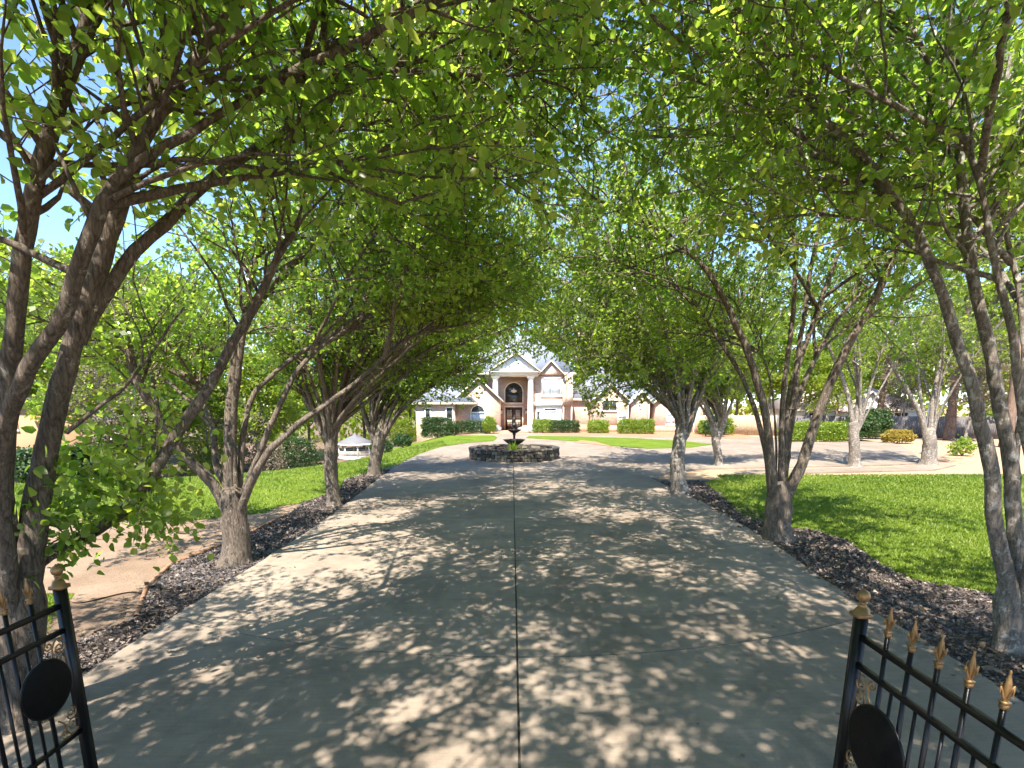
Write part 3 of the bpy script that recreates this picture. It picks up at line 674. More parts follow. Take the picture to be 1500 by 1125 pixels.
B = gnd(490, 742)
pt = lambda *a: px_stem(B, *a)
st = [pt([(483,655,0),(465,612,0),(450,575,-.2),(435,510,-.4),(425,430,-.6)], .101, .042, 0.54),
      pt([(485,650,0),(478,570,0),(470,500,.2),(478,420,.3),(490,330,.3)], .094, .034, 0.49),
      pt([(488,650,0),(500,590,0),(515,545,.2),(560,470,.5),(640,410,1.2),(730,365,2.0)], .101, .026, 0.54),
      pt([(490,640,0),(502,560,-.3),(520,470,-.4),(545,370,-.2),(590,290,.2)], .070, .026, 0.49)]
st += [pt([(490,640,0),(540,520,.4),(610,440,1),(690,395,2),(790,385,3)], .06, .016, .4)]
st += vase(B, 2.3, 7, 43, frm=.25)
st += vase(B, 2.2, 6, 83, (-1.0, 1.0), H=(5.2, 7.6), lean=(.55, 1.15), r=(.05, .075), frm=.3)
st += vase(B, 2.7, 5, 183, (-0.9, 0.9), H=(2.3, 3.9), lean=(1.2, 1.9), r=(.05, .07), frm=.35)
pear('third left pear tree, straight trunk forking at head height beside the lawn', B, st, 3,
     ([B + (0, 0, -0.05), at(487, 715, B[1]), at(484, 680, B[1]), at(486, 640, B[1])], [.2, .18, .175, .155]), zmin=2.75, leaf=.09, spacing=.14, m=12, drop=.15)

B = gnd(548, 697)
pt = lambda *a: px_stem(B, *a)
st = [pt([(556,640,0),(565,592,0),(580,545,.2),(620,505,.6),(680,470,1.4)], .109, .034, 0.54),
      pt([(560,642,0),(585,603,-.2),(615,578,-.2),(660,550,.2),(720,525,1.0)], .109, .034, 0.54),
      pt([(552,645,0),(545,585,.2),(538,520,.4),(530,440,.4)], .078, .034, 0.49)]
st += [pt([(563,625,0),(610,520,0),(660,455,.5),(720,425,1),(800,430,1.5)], .06, .016, .35), pt([(562,632,0),(600,545,-.5),(650,495,-.6),(700,480,-.4),(745,495,0)], .055, .015, 0.44), pt([(562,632,0),(600,555,1.0),(650,510,1.8),(700,500,2.4),(745,512,3.0)], .05, .015, 0.44), pt([(562,635,0),(600,575,.3),(640,543,.6),(685,540,1.0),(715,562,1.4)], .047, .013, 0.44), pt([(560,640,0),(600,585,-.5),(640,560,-.8),(680,562,-.9)], .039, .013, 0.44)]
st += vase(B, 2.0, 8, 44, frm=.25)
st += vase(B, 2.2, 6, 84, (-1.0, 1.0), H=(5.2, 7.6), lean=(.55, 1.15), r=(.05, .075), frm=.3)
st += vase(B, 2.7, 5, 184, (-0.9, 0.9), H=(2.3, 3.9), lean=(1.2, 1.9), r=(.05, .07), frm=.35)
pear('fourth left pear tree, leaning trunk at the far end of the left gravel bed', B, st, 4,
     ([B + (0, 0, -0.05), at(549, 680, B[1]), at(554, 655, B[1]), at(558, 632, B[1])], [.27, .25, .24, .2]), zmin=2.7, leaf=.10, spacing=.155, m=12, drop=.2)

# right row, nearest first
B = gnd(1482, 955)
pt = lambda *a: px_stem(B, *a)
st = [pt([(1478,862,0),(1456,774,-.05),(1451,694,-.1),(1424,576,-.1),(1403,507,0),(1371,411,0),(1342,338,.1),(1320,307,.2),(1284,267,.4),(1240,240,.7),(1200,227,1.0),(1120,208,1.5),(1040,194,2.0),(940,200,2.5)], .090, .017, 0.58),
      pt([(1330,318,.2),(1300,275,.2),(1284,253,.2),(1244,209,.3),(1200,169,.5),(1140,120,.8),(1070,75,1.2),(980,35,1.6),(880,0,2.0)], .043, .015, 0.29),
      pt([(1487,865,0),(1484,700,.1),(1456,533,.2),(1435,430,.2),(1422,311,.3),(1415,249,.4),(1405,150,.4),(1390,40,.4),(1380,-80,.4)], .086, .034, 0.58),
      pt([(1500,880,-.1),(1515,740,-.3),(1500,600,-.4),(1487,489,-.4),(1467,378,-.4),(1449,284,-.3),(1413,178,-.2),(1378,115,0),(1320,0,.2),(1270,-90,.4)], .055, .019, 0.54),
      pt([(1484,700,.1),(1500,560,.3),(1492,440,.5),(1470,330,.6),(1462,200,.8),(1480,80,.9)], .039, .017, 0.54),
      pt([(1440,470,.2),(1415,370,.6),(1390,300,.9),(1360,200,1.3),(1310,120,1.7),(1250,60,2.0)], .035, .014, 0.39)]
st += offshoots(st, 9, 51, (2.0, 4.3), zlow=3.8) + offshoots(st[2:5], 3, 151, (-1.2, 1.4), zlow=3.8)
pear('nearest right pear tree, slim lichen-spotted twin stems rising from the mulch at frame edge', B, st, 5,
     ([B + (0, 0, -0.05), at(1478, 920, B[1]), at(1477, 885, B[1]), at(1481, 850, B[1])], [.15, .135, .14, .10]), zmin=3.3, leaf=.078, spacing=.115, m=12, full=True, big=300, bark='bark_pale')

B = gnd(1140, 792)
pt = lambda *a: px_stem(B, *a)
st = [pt([(1148,735,0),(1173,680,-.1),(1205,589,-.2),(1242,509,-.4),(1280,440,-.5),(1302,391,-.6),(1364,249,-.9),(1400,169,-1.0),(1440,102,-1.1),(1449,0,-1.2)], .117, .042, 0.58),
      pt([(1148,720,0),(1152,680,.1),(1168,584,.2),(1210,498,.3),(1242,450,.4),(1290,402,.5),(1350,340,.6),(1420,270,.7)], .066, .021, 0.58),
      pt([(1146,715,.05),(1148,660,.1),(1157,573,.2),(1189,482,.3),(1226,376,.4),(1264,290,.5),(1296,232,.6),(1330,150,.7),(1370,60,.8)], .070, .021, 0.59),
      pt([(1142,710,0),(1146,650,0),(1152,573,0),(1162,466,.1),(1165,344,.2),(1141,269,.4),(1110,190,.6),(1090,110,.8)], .070, .019, 0.59),
      pt([(1160,600,.1),(1173,493,.3),(1194,360,.5),(1226,253,.7),(1253,180,.8),(1275,90,.9),(1290,0,1.0)], .058, .021, 0.54),
      pt([(1132,730,0),(1128,680,-.1),(1120,600,-.2),(1098,520,-.3),(1066,445,-.3),(1029,386,-.2),(976,344,0),(907,307,.3),(843,280,.7),(750,262,1.2)], .101, .019, 0.56),
      pt([(1130,720,.1),(1124,665,.2),(1098,573,.4),(1056,498,.7),(1013,440,1.0),(960,400,1.3),(890,370,1.8)], .070, .019, 0.59),
      pt([(1136,640,.2),(1126,550,.4),(1098,477,.7),(1066,430,.9)], .031, .013, 0.58)]
st += offshoots(st, 9, 52, (2.0, 4.3), zlow=3.6) + offshoots(st[:3], 4, 152, (-1.2, 1.4), zlow=3.6)
pear('second right pear tree, stout trunk in dark mulch with a long dark limb leaning right', B, st, 6,
     ([B + (0, 0, -0.05), at(1139, 770, B[1]), at(1141, 745, B[1]), at(1142, 712, B[1])], [.27, .25, .26, .2]), zmin=3.2, leaf=.078, spacing=.105, m=13)

B = gnd(997, 722)
pt = lambda *a: px_stem(B, *a)
st = [pt([(1002,640,0),(986,546,-.1),(949,466,-.3),(906,397,-.4),(860,340,-.4),(790,300,-.2)], .101, .026, 0.54),
      pt([(994,640,0),(985,590,.1),(954,530,.3),(906,455,.6),(864,424,.9),(790,400,1.5)], .086, .021, 0.56),
      pt([(1000,640,.1),(995,570,.2),(976,498,.3),(944,413,.5),(928,350,.6),(910,260,.8)], .078, .026, 0.49),
      pt([(1004,640,0),(1013,546,.2),(1024,466,.4),(1035,370,.6),(1050,280,.8)], .086, .026, 0.49)]
st += [pt([(998,612,0),(950,500,1),(880,430,2),(800,412,3),(720,425,3.5)], .06, .016, .35), pt([(996,610,0),(960,520,.5),(900,470,1.0),(840,465,1.6),(780,490,2.2)], .055, .015, 0.44), pt([(996,610,0),(965,530,2.0),(915,490,3.0),(850,485,4.0),(790,505,5.0)], .05, .015, 0.44), pt([(992,610,0),(955,548,.2),(905,522,.5),(860,530,1.0),(820,556,1.5)], .047, .013, 0.44), pt([(995,615,0),(965,580,-.3),(925,566,-.4),(880,578,-.2),(845,590,.2)], .039, .013, 0.44),
       pt([(998,620,0),(960,560,-.8),(920,530,-1.2),(870,520,-1.4),(830,535,-1.5)], .039, .013, 0.44)]
st += vase(B, 2.4, 7, 53, frm=.22)
st += vase(B, 2.4, 6, 93, (2.1, 4.2), H=(5.2, 7.6), lean=(.55, 1.15), r=(.05, .075), frm=.3)
st += vase(B, 2.7, 5, 193, (2.3, 4.0), H=(2.3, 3.9), lean=(1.2, 1.9), r=(.05, .07), frm=.35)
pear('third right pear tree, pale-streaked trunk at the rounded tip of the mulch bed', B, st, 7,
     ([B + (0, 0, -0.05), at(992, 690, B[1]), at(994, 655, B[1]), at(1000, 620, B[1])], [.25, .23, .22, .19]), zmin=2.25, leaf=.09, spacing=.145, m=12, drop=.18, bark='bark_pale')

B = gnd(1053, 683)
pt = lambda *a: px_stem(B, *a)
st = [pt([(1046,635,0),(1030,580,0),(1008,510,.3),(985,440,.6)], .117, .034, 0.49),
      pt([(1050,635,0),(1057,560,.2),(1050,480,.4),(1040,400,.6)], .094, .034, 0.44)]
st += [pt([(1048,630,0),(1000,540,-1),(920,480,-2),(840,450,-2.5),(760,455,-3)], .07, .016, .35), pt([(1048,630,0),(1000,560,0),(930,520,0),(860,500,0),(790,500,0)], .06, .016, .35)]
st += vase(B, 2.0, 8, 54, frm=.25)
st += vase(B, 2.4, 6, 94, (2.1, 4.2), H=(5.2, 7.6), lean=(.55, 1.15), r=(.05, .075), frm=.3)
st += vase(B, 2.7, 5, 194, (2.3, 4.0), H=(2.3, 3.9), lean=(1.2, 1.9), r=(.05, .07), frm=.35)
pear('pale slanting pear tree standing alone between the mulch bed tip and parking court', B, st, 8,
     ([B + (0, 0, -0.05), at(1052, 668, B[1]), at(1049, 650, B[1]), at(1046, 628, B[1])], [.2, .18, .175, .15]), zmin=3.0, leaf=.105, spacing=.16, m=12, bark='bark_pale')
B = gnd(1252, 683)
pt = lambda *a: px_stem(B, *a)
st = [pt([(1250,632,0),(1245,590,0),(1232,548,.2),(1205,490,.4),(1170,430,.6)], .133, .042, 0.59),
      pt([(1252,632,0),(1258,570,.1),(1250,510,.3),(1258,420,.5),(1270,330,.6)], .125, .042, 0.59)]
st += vase(B, 2.6, 7, 55, frm=.4, lean=(.25, .6))
pear('sunlit pale pear tree forking in a narrow V before the parking court', B, st, 9,
     ([B + (0, 0, -0.05), at(1252, 665, B[1]), at(1251, 645, B[1]), at(1250, 620, B[1])], [.25, .23, .23, .2]), zmin=4.4, leaf=.105, spacing=.2, m=11, bark='bark_pale', drop=.2)
B = gnd(1360, 681)
pt = lambda *a: px_stem(B, *a)
st = [pt([(1358,645,0),(1345,600,0),(1310,540,.2),(1268,465,.4),(1230,390,.6)], .133, .042, 0.58),
      pt([(1362,640,0),(1366,585,.1),(1380,500,.3),(1376,400,.5)], .133, .042, 0.59),
      pt([(1358,640,.1),(1348,580,.2),(1340,510,.3),(1325,420,.5)], .101, .034, 0.59)]
st += vase(B, 2.6, 6, 56, frm=.4, lean=(.25, .6))
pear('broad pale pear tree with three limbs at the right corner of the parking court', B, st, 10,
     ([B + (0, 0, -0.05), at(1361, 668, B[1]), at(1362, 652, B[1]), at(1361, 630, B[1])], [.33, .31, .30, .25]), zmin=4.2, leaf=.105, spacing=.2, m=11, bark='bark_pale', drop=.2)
# trees of the two rows beside and behind the camera, whose boughs roof the drive
for k, (x, y, lab, az) in enumerate([(-4.9, -0.9, 'left row pear tree beside the gate whose boughs enter at top left', (0, 6.283)), (5.3, 0.2, 'right row pear tree beside the gate whose boughs enter at top right', (0, 6.283))]):
    B = np.array([x, y, 0.0])
    st = vase(B, 1.6, 9, 60 + k, az, H=(5.0, 7.8), lean=(.3, .8), frm=.4)
    st += vase(B, 2.2, 10, 70 + k, (-1.3, 1.3) if x < 0 else (1.9, 4.4), H=(4.8, 7.4), lean=(.6, 1.2), frm=.35)
    pear(lab, B, st, 20 + k, ([B + (0, 0, -.05), B + (0, 0, .6), B + (0.03, 0, 1.1), B + (0, 0, 1.65)], [.22, .2, .2, .17]), zmin=3.6, leaf=.078, spacing=.092, m=15)

# ------------------------------------------------------------------ iron gates, both leaves swung open along the drive
def smesh(mb, name, mat, smooth=False): return mb.mesh(name, mat, smooth)
def spiral(c, r, turns, a0, sgn, n=26):
    t = np.linspace(0, 1, n); a = a0 + sgn * t * turns * 6.283; rr = r * (1 - 0.82 * t)
    return np.c_[np.zeros(n), c[0] + rr * np.cos(a), c[1] + rr * np.sin(a)]
cap_m = MB().box((0, 0, 0.012), (0.085, 0.085, 0.024)).lathe([(0.055, 0.024), (0.044, 0.05), (0.03, 0.06), (0.02, 0.075), (0.03, 0.085), (0.02, 0.095)], 4).mesh('post_cap', M['brass'])
ball_m = MB().lathe([(0.0, -0.042), (0.018, -0.038), (0.034, -0.025), (0.042, 0), (0.036, 0.022), (0.022, 0.037), (0.008, 0.045), (0.006, 0.053), (0, 0.056)], 18).mesh('ball', M['brass'], True)
fin = MB().box((0, 0, 0.012), (0.034, 0.034, 0.024)).box((0, 0, 0.028), (0.042, 0.042, 0.010)).lathe([(0.012, 0.03), (0.011, 0.05), (0.02, 0.075), (0.021, 0.092), (0.013, 0.125), (0.006, 0.15), (0.0085, 0.156), (0.005, 0.165), (0, 0.168)], 8)
for s_ in (-1, 1):
    for ax_ in (0, 1):
        t_ = np.linspace(0, 1, 9); d_ = s_ * (0.012 + 0.030 * np.sin(t_ * 2.0)); z_ = 0.045 + 0.05 * np.sin(t_ * 2.6)
        p_ = np.c_[d_, 0 * t_, z_] if ax_ == 0 else np.c_[0 * t_, d_, z_]
        fin.tube(p_, np.linspace(0.008, 0.004, 9), 5)
fin_m = fin.mesh('finial', M['brass'], True)
def gate(x, y_lead, L, label, side, dR, dU, dZ):
    g_ = empty('gate_leaf', (x, y_lead, TOPZ), label, 'gate', 'iron gate leaves')
    pc = lambda mb, n, m, p=g_, sm=False: mb.build(n, m, p, sm)
    for k, u in enumerate((0.0, -L)):
        po = pc(MB().span((-0.028, u - 0.028, 0.02), (0.028, u + 0.028, 1.585)), 'post', 'iron')
        cp = link('post_cap', cap_m, g_, (0, u, 1.585)); link('ball', ball_m, cp, (0, 0, 0.125)).scale = (0.86, 0.86, 0.86)
        if k == 0: cp['label'] = 'gold pyramid cap with ball'
    for z0, z1 in ((1.45, 1.482), (1.278, 1.308), (0.15, 0.185), (0.52, 0.545)):
        b = MB(); b.span((-0.014, -L + 0.028, z0), (0.014, -0.028, z1)); pc(b, 'rail', 'iron')
    n = int((L - 0.1) / 0.178)
    pk = MB().span((-0.009, -0.009, 0.185), (0.009, 0.009, 1.56)).mesh('picket', M['iron'])
    sk = MB().span((-0.0065, -0.0065, 0.185), (0.0065, 0.0065, 1.278)).mesh('short_picket', M['iron'])
    for k in range(n):
        u = -0.235 - 0.178 * k
        if u < -L + 0.08: break
        p_ = link('picket', pk, g_, (0, u, 0)); link('finial', fin_m, p_, (0, 0, 1.56)).scale = (0.72, 0.72, 1.05)
        if u - 0.089 > -L + 0.05: link('short_picket', sk, g_, (0, u - 0.089, 0))
    d = MB().lathe([(0.0, -0.009), (dR - 0.007, -0.009), (dR, -0.004), (dR, 0.004), (dR - 0.007, 0.009), (0.0, 0.009)], 56)
    o = d.build('round_plate', 'plate', g_); o.rotation_euler = (0, R(90), 0); o.location = (-0.03 * side, dU, dZ); o['label'] = 'plain dull black disc'
    rim = MB(); a_ = np.linspace(0, 2 * math.pi, 57); rim.tube(np.c_[0 * a_, np.cos(a_) * dR, np.sin(a_) * dR], 0.007, 6)
    rim.build('plate_rim', 'iron', g_).location = (-0.03 * side, dU, dZ)
    for z_, sg in ((1.21, 1), (0.60, -1)):
        s_ = MB()
        s_.tube(spiral((-0.085, z_ - sg * 0.02), 0.045, 1.4, 0.4, -sg), 0.0055, 5); s_.tube(spiral((-0.165, z_ + sg * 0.025), 0.033, 1.3, 2.6, sg), 0.0055, 5)
        s_.tube(curve(np.array([[0, -0.045, z_ + sg * .03], [0, -0.10, z_ + sg * .045], [0, -0.14, z_ + sg * 0.0], [0, -0.15, z_ - sg * 0.06], [0, -0.19, z_ - sg * 0.10]]), .02), 0.006, 5)
        s_.tube(spiral((-0.085, z_ - sg * .10), 0.05, 1.5, 1.2, sg), 0.0055, 5)
        s_.build('scroll', 'brass', g_, True)
    return g_
gate(2.06, 3.0, 2.55, 'right black iron gate leaf with gold fleur finials and round plate', 1, 0.225, -0.30, 0.93)
gate(-3.08, 3.5, 2.9, 'left black iron gate leaf with gold fleur finials and round plate', -1, 0.19, -0.26, 0.98)

# ------------------------------------------------------------------ fountain
FX, FY, FR, FZ = 0.12, 29.5, 2.46, TOPZ
fo = empty('fountain', (FX, FY, FZ), 'dark tiered fountain in a round low stone basin on the forecourt', 'fountain')
rg = np.random.default_rng(5)
sm = []
for k in range(8):
    v = np.array([[-.5,-.5,-.5],[.5,-.5,-.5],[.5,.5,-.5],[-.5,.5,-.5],[-.5,-.5,.5],[.5,-.5,.5],[.5,.5,.5],[-.5,.5,.5]]) * np.array([0.33, 0.36, 0.172])
    bm = bmesh.new(); vv = [bm.verts.new(q_ + rg.normal(0, 0.012, 3)) for q_ in v]
    for f_ in ([0,3,2,1],[4,5,6,7],[0,1,5,4],[1,2,6,5],[2,3,7,6],[3,0,4,7]): bm.faces.new([vv[i_] for i_ in f_])
    bmesh.ops.bevel(bm, geom=list(bm.edges), offset=0.018, segments=1, affect='EDGES')
    me = bpy.data.meshes.new('stone'); bm.to_mesh(me); bm.free(); me.materials.append(M['stone_b' if k in (2, 5) else 'stone_a']); sm.append(me)
NS = 44
for c_ in range(3):
    for k in range(NS):
        a = (k + 0.5 * (c_ % 2)) * 2 * math.pi / NS; r_ = FR - 0.2 + rg.normal(0, 0.015)
        o = link('stone', sm[rg.integers(0, 8)], fo, (r_ * math.cos(a), r_ * math.sin(a), 0.09 + c_ * 0.176)); o.rotation_euler = (0, 0, a + math.pi / 2 + rg.normal(0, 0.03))
for k in range(36):
    a = k * 2 * math.pi / 36; o = link('cap_stone', sm[rg.integers(0, 8)], fo, ((FR - 0.19) * math.cos(a), (FR - 0.19) * math.sin(a), 0.565))
    o.rotation_euler = (0, 0, a + math.pi / 2); o.scale = (1.22, 1.12, 0.42)
MB().lathe([(0.0, 0.16), (FR - 0.35, 0.16)], 40).build('basin_floor', 'soil', fo)
MB().lathe([(0.34, 0.16), (0.36, 0.22), (0.24, 0.28), (0.17, 0.36), (0.14, 0.55), (0.2, 0.68), (0.12, 0.76)], 20).build('pedestal', 'bronze', fo, True)
MB().lathe([(0.10, 0.70), (0.22, 0.72), (0.42, 0.82), (0.54, 0.93), (0.60, 0.97), (0.61, 1.0), (0.57, 1.0), (0.48, 0.93), (0.1, 0.84), (0, 0.84)], 28).build('lower_bowl', 'bronze', fo, True)
MB().lathe([(0.11, 0.84), (0.13, 0.9), (0.07, 1.0), (0.06, 1.2), (0.10, 1.3), (0.08, 1.38)], 16).build('stem', 'bronze', fo, True)
MB().lathe([(0.06, 1.34), (0.16, 1.36), (0.30, 1.44), (0.37, 1.51), (0.38, 1.53), (0.35, 1.53), (0.26, 1.47), (0, 1.43)], 24).build('upper_bowl', 'bronze', fo, True)
b = MB().lathe([(0.09, 1.43), (0.1, 1.5), (0.05, 1.58), (0.05, 1.68), (0.13, 1.74), (0.14, 1.80), (0.07, 1.86), (0.06, 1.95), (0.11, 2.05), (0.10, 2.12), (0.045, 2.2), (0.055, 2.26), (0.0, 2.33)], 14)
for k in range(4):
    a = k * math.pi / 2 + 0.4; t_ = np.linspace(0, 1, 10); r_ = 0.06 + 0.20 * np.sin(t_ * 2.4)
    b.tube(np.c_[r_ * math.cos(a), r_ * math.sin(a), 1.6 + 0.34 * t_], np.linspace(0.03, 0.012, 10), 6)
b.build('finial', 'bronze', fo, True)
def spiky(name, loc, n, L, label, mat, cat='plant', up=0.8, wid=0.045, seed=0):
    rg = np.random.default_rng(seed); b = MB(); tn = []
    for k in range(n):
        a = rg.uniform(0, 6.283); el = rg.uniform(0.25, 1.2) * up; l_ = L * rg.uniform(0.6, 1.1); t_ = np.linspace(0, 1, 5)
        o = np.array([math.cos(a), math.sin(a)]); r_ = l_ * math.cos(el) * t_; z_ = l_ * math.sin(el) * t_ - 0.25 * l_ * t_ ** 2
        w_ = wid * np.array([0.6, 1, 0.9, 0.6, 0.02]); px_ = np.array([-o[1], o[0]])
        Lf = np.c_[r_[:, None] * o + w_[:, None] * px_, z_]; Rt = np.c_[r_[:, None] * o - w_[:, None] * px_, z_]
        b.add(np.r_[Lf, Rt], [[[i_, i_ + 1, i_ + 6, i_ + 5] for i_ in range(4)]]); tn += [rg.random()] * 4
    o = b.build(name, mat, None, loc=loc, tone=tn); return tag(o, label, cat)
spiky('agave', (FX - 0.02, FY - 0.75, FZ + 0.3), 46, 0.95, 'tall spiky green plant in front of the fountain pedestal', 'leaf_hedge', up=1.25, seed=2)
spiky('flower_clump', (FX, FY - 1.75, FZ + 0.42), 60, 0.34, 'low yellow flower clump at the front inside the stone basin', 'flower_yellow', wid=0.03, seed=3)
spiky('flower_clump', (FX - 1.55, FY - 1.1, FZ + 0.42), 40, 0.28, 'low yellow flower clump at the left inside the stone basin', 'flower_yellow', wid=0.03, seed=4)
spiky('flower_clump', (FX + 1.5, FY - 0.95, FZ + 0.42), 30, 0.25, 'low yellow flower clump at the right inside the stone basin', 'flower_yellow', wid=0.03, seed=14)

# ------------------------------------------------------------------ shrubs
def bush(name, loc, d, label, mat, n=3000, size=0.06, box=False, seed=0, group=None, cat='bush', fuzz=0.05, rz=0.0):
    """clipped or loose shrub: leaves through the outer volume, stems inside"""
    n = int(n * (1.9 if box else 1.4)); size *= 1.15
    rg = np.random.default_rng(seed); root = empty(name, tuple(loc), label, cat, group, rz); d = np.array(d) / 2
    v = rdir(rg, n); v[:, 2] = np.where(v[:, 2] < -0.75, -v[:, 2], v[:, 2])
    if box:
        v = v / (np.abs(v) ** 6).sum(1)[:, None] ** (1 / 6)
    lump = 1 + fuzz * (np.sin(v[:, 0] * 7 + seed) + np.sin(v[:, 1] * 8 + 2 * seed) + np.sin(v[:, 2] * 9))
    rad = rg.random(n) ** 0.22 * lump * (1 + rg.normal(0, fuzz * 0.6, n))
    P = v * rad[:, None] * d + np.array([0, 0, d[2]]); P[:, 2] = np.maximum(P[:, 2], 0.02)
    tone = np.clip(rg.normal(0.5, 0.22, n), 0, 1)
    tag(leaf_obj('foliage', P, v * 0.6 + rdir(rg, n), v * 0.9 + rdir(rg, n) * 0.7, size * rg.uniform(0.7, 1.3, n), tone, mat, root), kind='stuff')
    b = MB()
    for k in range(7):
        e_ = rdir(rg, 1)[0] * d * 0.7; e_[2] = abs(e_[2]) + d[2]
        b.tube([rg.normal(0, 0.06, 3) * (1, 1, 0), e_ * 0.5, e_], [0.025, 0.018, 0.008], 5)
    b.build('stem', 'bark', root); return root
gz = lambda x, y: (x, y, float(terrain(x, y)))
HS = 60 / (F_PX / _cp)                          # metres per picture unit at the house front
hx = lambda px: (px - 750) * HS
hz = lambda py: CAM_H + (594 - py) * HS
H = 'shrubs along the house front'
bush('hedge', gz(-7.6, 55.5), (3.0, 1.6, 2.0), 'tall dark clipped hedge before the left house wing', 'leaf_bush', 5200, 0.10, True, 1, H, 'hedge')
bush('hedge', gz(-4.2, 57.2), (3.6, 1.3, 1.25), 'low grey-green hedge under the arched left window', 'leaf_bush', 4200, 0.09, True, 2, H, 'hedge')
bush('shrub', (-2.35, 56.6, 0.0), (1.5, 1.3, 1.7), 'yellow-green rounded shrub left of the portico', 'leaf_hedge', 2600, 0.09, False, 3, H)
bush('shrub', gz(-10.6, 52.5), (1.9, 1.7, 1.35), 'dark round shrub at the left corner of the house', 'leaf_bush', 2600, 0.09, False, 4, H)
bush('shrub', gz(-12.3, 51.0), (2.3, 1.9, 1.3), 'dark round shrub farthest left on the slope by the house', 'leaf_bush', 2600, 0.09, False, 5, H)
bush('shrub', (3.2, 57.0, 0.05), (2.1, 1.4, 1.35), 'yellow-green shrub right of the portico under the bay window', 'leaf_hedge', 2600, 0.09, True, 6, H)
bush('hedge', (5.4, 57.0, 0.05), (3.0, 1.4, 1.25), 'grey-green low hedge under the right bay window', 'leaf_bush', 3600, 0.09, True, 7, H, 'hedge')
bush('boxwood', (8.9, 56.4, 0.05), (2.0, 1.6, 1.25), 'lone lime clipped boxwood left of the white side door', 'leaf_hedge', 3600, 0.085, True, 8, H)
bush('boxwood', (11.7, 55.4, 0.05), (1.8, 1.5, 1.4), 'left one of two touching lime boxwood cubes', 'leaf_hedge', 3600, 0.085, True, 9, H)
bush('boxwood', (13.4, 55.0, 0.05), (1.8, 1.5, 1.4), 'right one of two touching lime boxwood cubes', 'leaf_hedge', 3600, 0.085, True, 10, H)
bush('boxwood', (18.9, 53.5, 0.05), (1.1, 1.2, 1.3), 'small lime boxwood behind the third right pear trunk', 'leaf_hedge', 2400, 0.085, True, 11, H)
bush('shrub', (20.6, 52.6, 0.0), (1.7, 1.5, 1.5), 'loose yellow-green shrub at the right end of the house', 'leaf_hedge', 1500, 0.12, False, 12, H, fuzz=.12)
bush('white_azalea', (-1.9, 57.6, 0.05), (1.5, 1.1, 0.75), 'white flowering azalea at the left portico column', 'flower_white', 1800, 0.07, False, 13, 'azaleas at the portico')
bush('white_azalea', (1.9, 57.4, 0.05), (2.4, 1.1, 0.75), 'white flowering azalea at the right portico column', 'flower_white', 2400, 0.07, False, 14, 'azaleas at the portico')
K = 'shrubs by the parking court'
bush('hedge', (24.1, 43.5, 0.0), (4.8, 1.6, 1.5), 'long lime green hedge behind the parking court', 'leaf_hedge', 8500, 0.10, True, 15, K, 'hedge')
bush('shrub', (28.6, 45.0, 0.0), (2.4, 2.2, 2.3), 'tall dark glossy shrub between lime hedge and board fence', 'leaf_bush', 4200, 0.13, False, 16, K, fuzz=.1)
bush('shrub', (31.8, 47.6, 0.0), (2.6, 1.6, 2.4), 'tall dark arching shrub against the board fence', 'leaf_bush', 3800, 0.13, False, 17, K, fuzz=.1)
bush('gold_shrub', (29.8, 42.0, 0.0), (2.5, 1.5, 1.0), 'low golden shrub in front of the board fence', 'leaf_gold', 3400, 0.10, False, 18, K)
bush('shrub', (18.6, 50.0, 0.0), (2.0, 1.8, 1.9), 'dark shrub at the fence corner behind the court', 'leaf_bush', 2600, 0.12, False, 19, K, fuzz=.1)
bush('shrub', (26.2, 31.5, 0.0), (1.1, 1.1, 0.9), 'sparse yellow-green sprig beside the broad corner pear', 'leaf_hedge', 420, 0.13, False, 20, K, fuzz=.18)
bush('redbud', (41.5, 42.0, 1.3), (2.6, 2.0, 1.2), 'small pink-flowering redbud before the dark fence', 'leaf_pink', 700, 0.09, False, 21, None, 'bush', .2)
for k, (px, Y, d, mt, n, lab) in enumerate([(95, 28, (3.0, 2.2, 2.0), 'leaf_bush', 4200, 'dark evergreen bush behind the leaning left trunk'), (30, 25, (2.6, 2.2, 1.6), 'leaf_bush', 3800, 'dark low bush at the left frame edge'),
        (125, 31, (3.0, 2.4, 2.3), 'leaf_wood', 3400, 'mid-green bush right of the dark evergreen in the left wood'), (200, 36, (3.4, 2.4, 2.4), 'leaf_brown', 1500, 'half-bare grey thicket behind the left lawn'),
        (430, 52, (4.6, 2.4, 3.6), 'leaf_bush', 3600, 'dark bush against the black fence left of the gazebo'), (385, 46, (3.2, 2.2, 3.4), 'leaf_brown', 2200, 'brown half-bare thicket left of the dark bush'),
        (300, 44, (4.6, 2.4, 3.8), 'leaf_wood', 3400, 'mid-green bush behind the second left pear trunk'), (590, 72, (4, 2.5, 3.2), 'leaf_wood', 3200, 'light green bush between gazebo and house')]):
    x = at(px, 600, Y)[0]; bush('bush', gz(x, Y), d, lab, mt, n, 0.13, False, 30 + k, 'undergrowth at the wood edge', 'bush', .13)

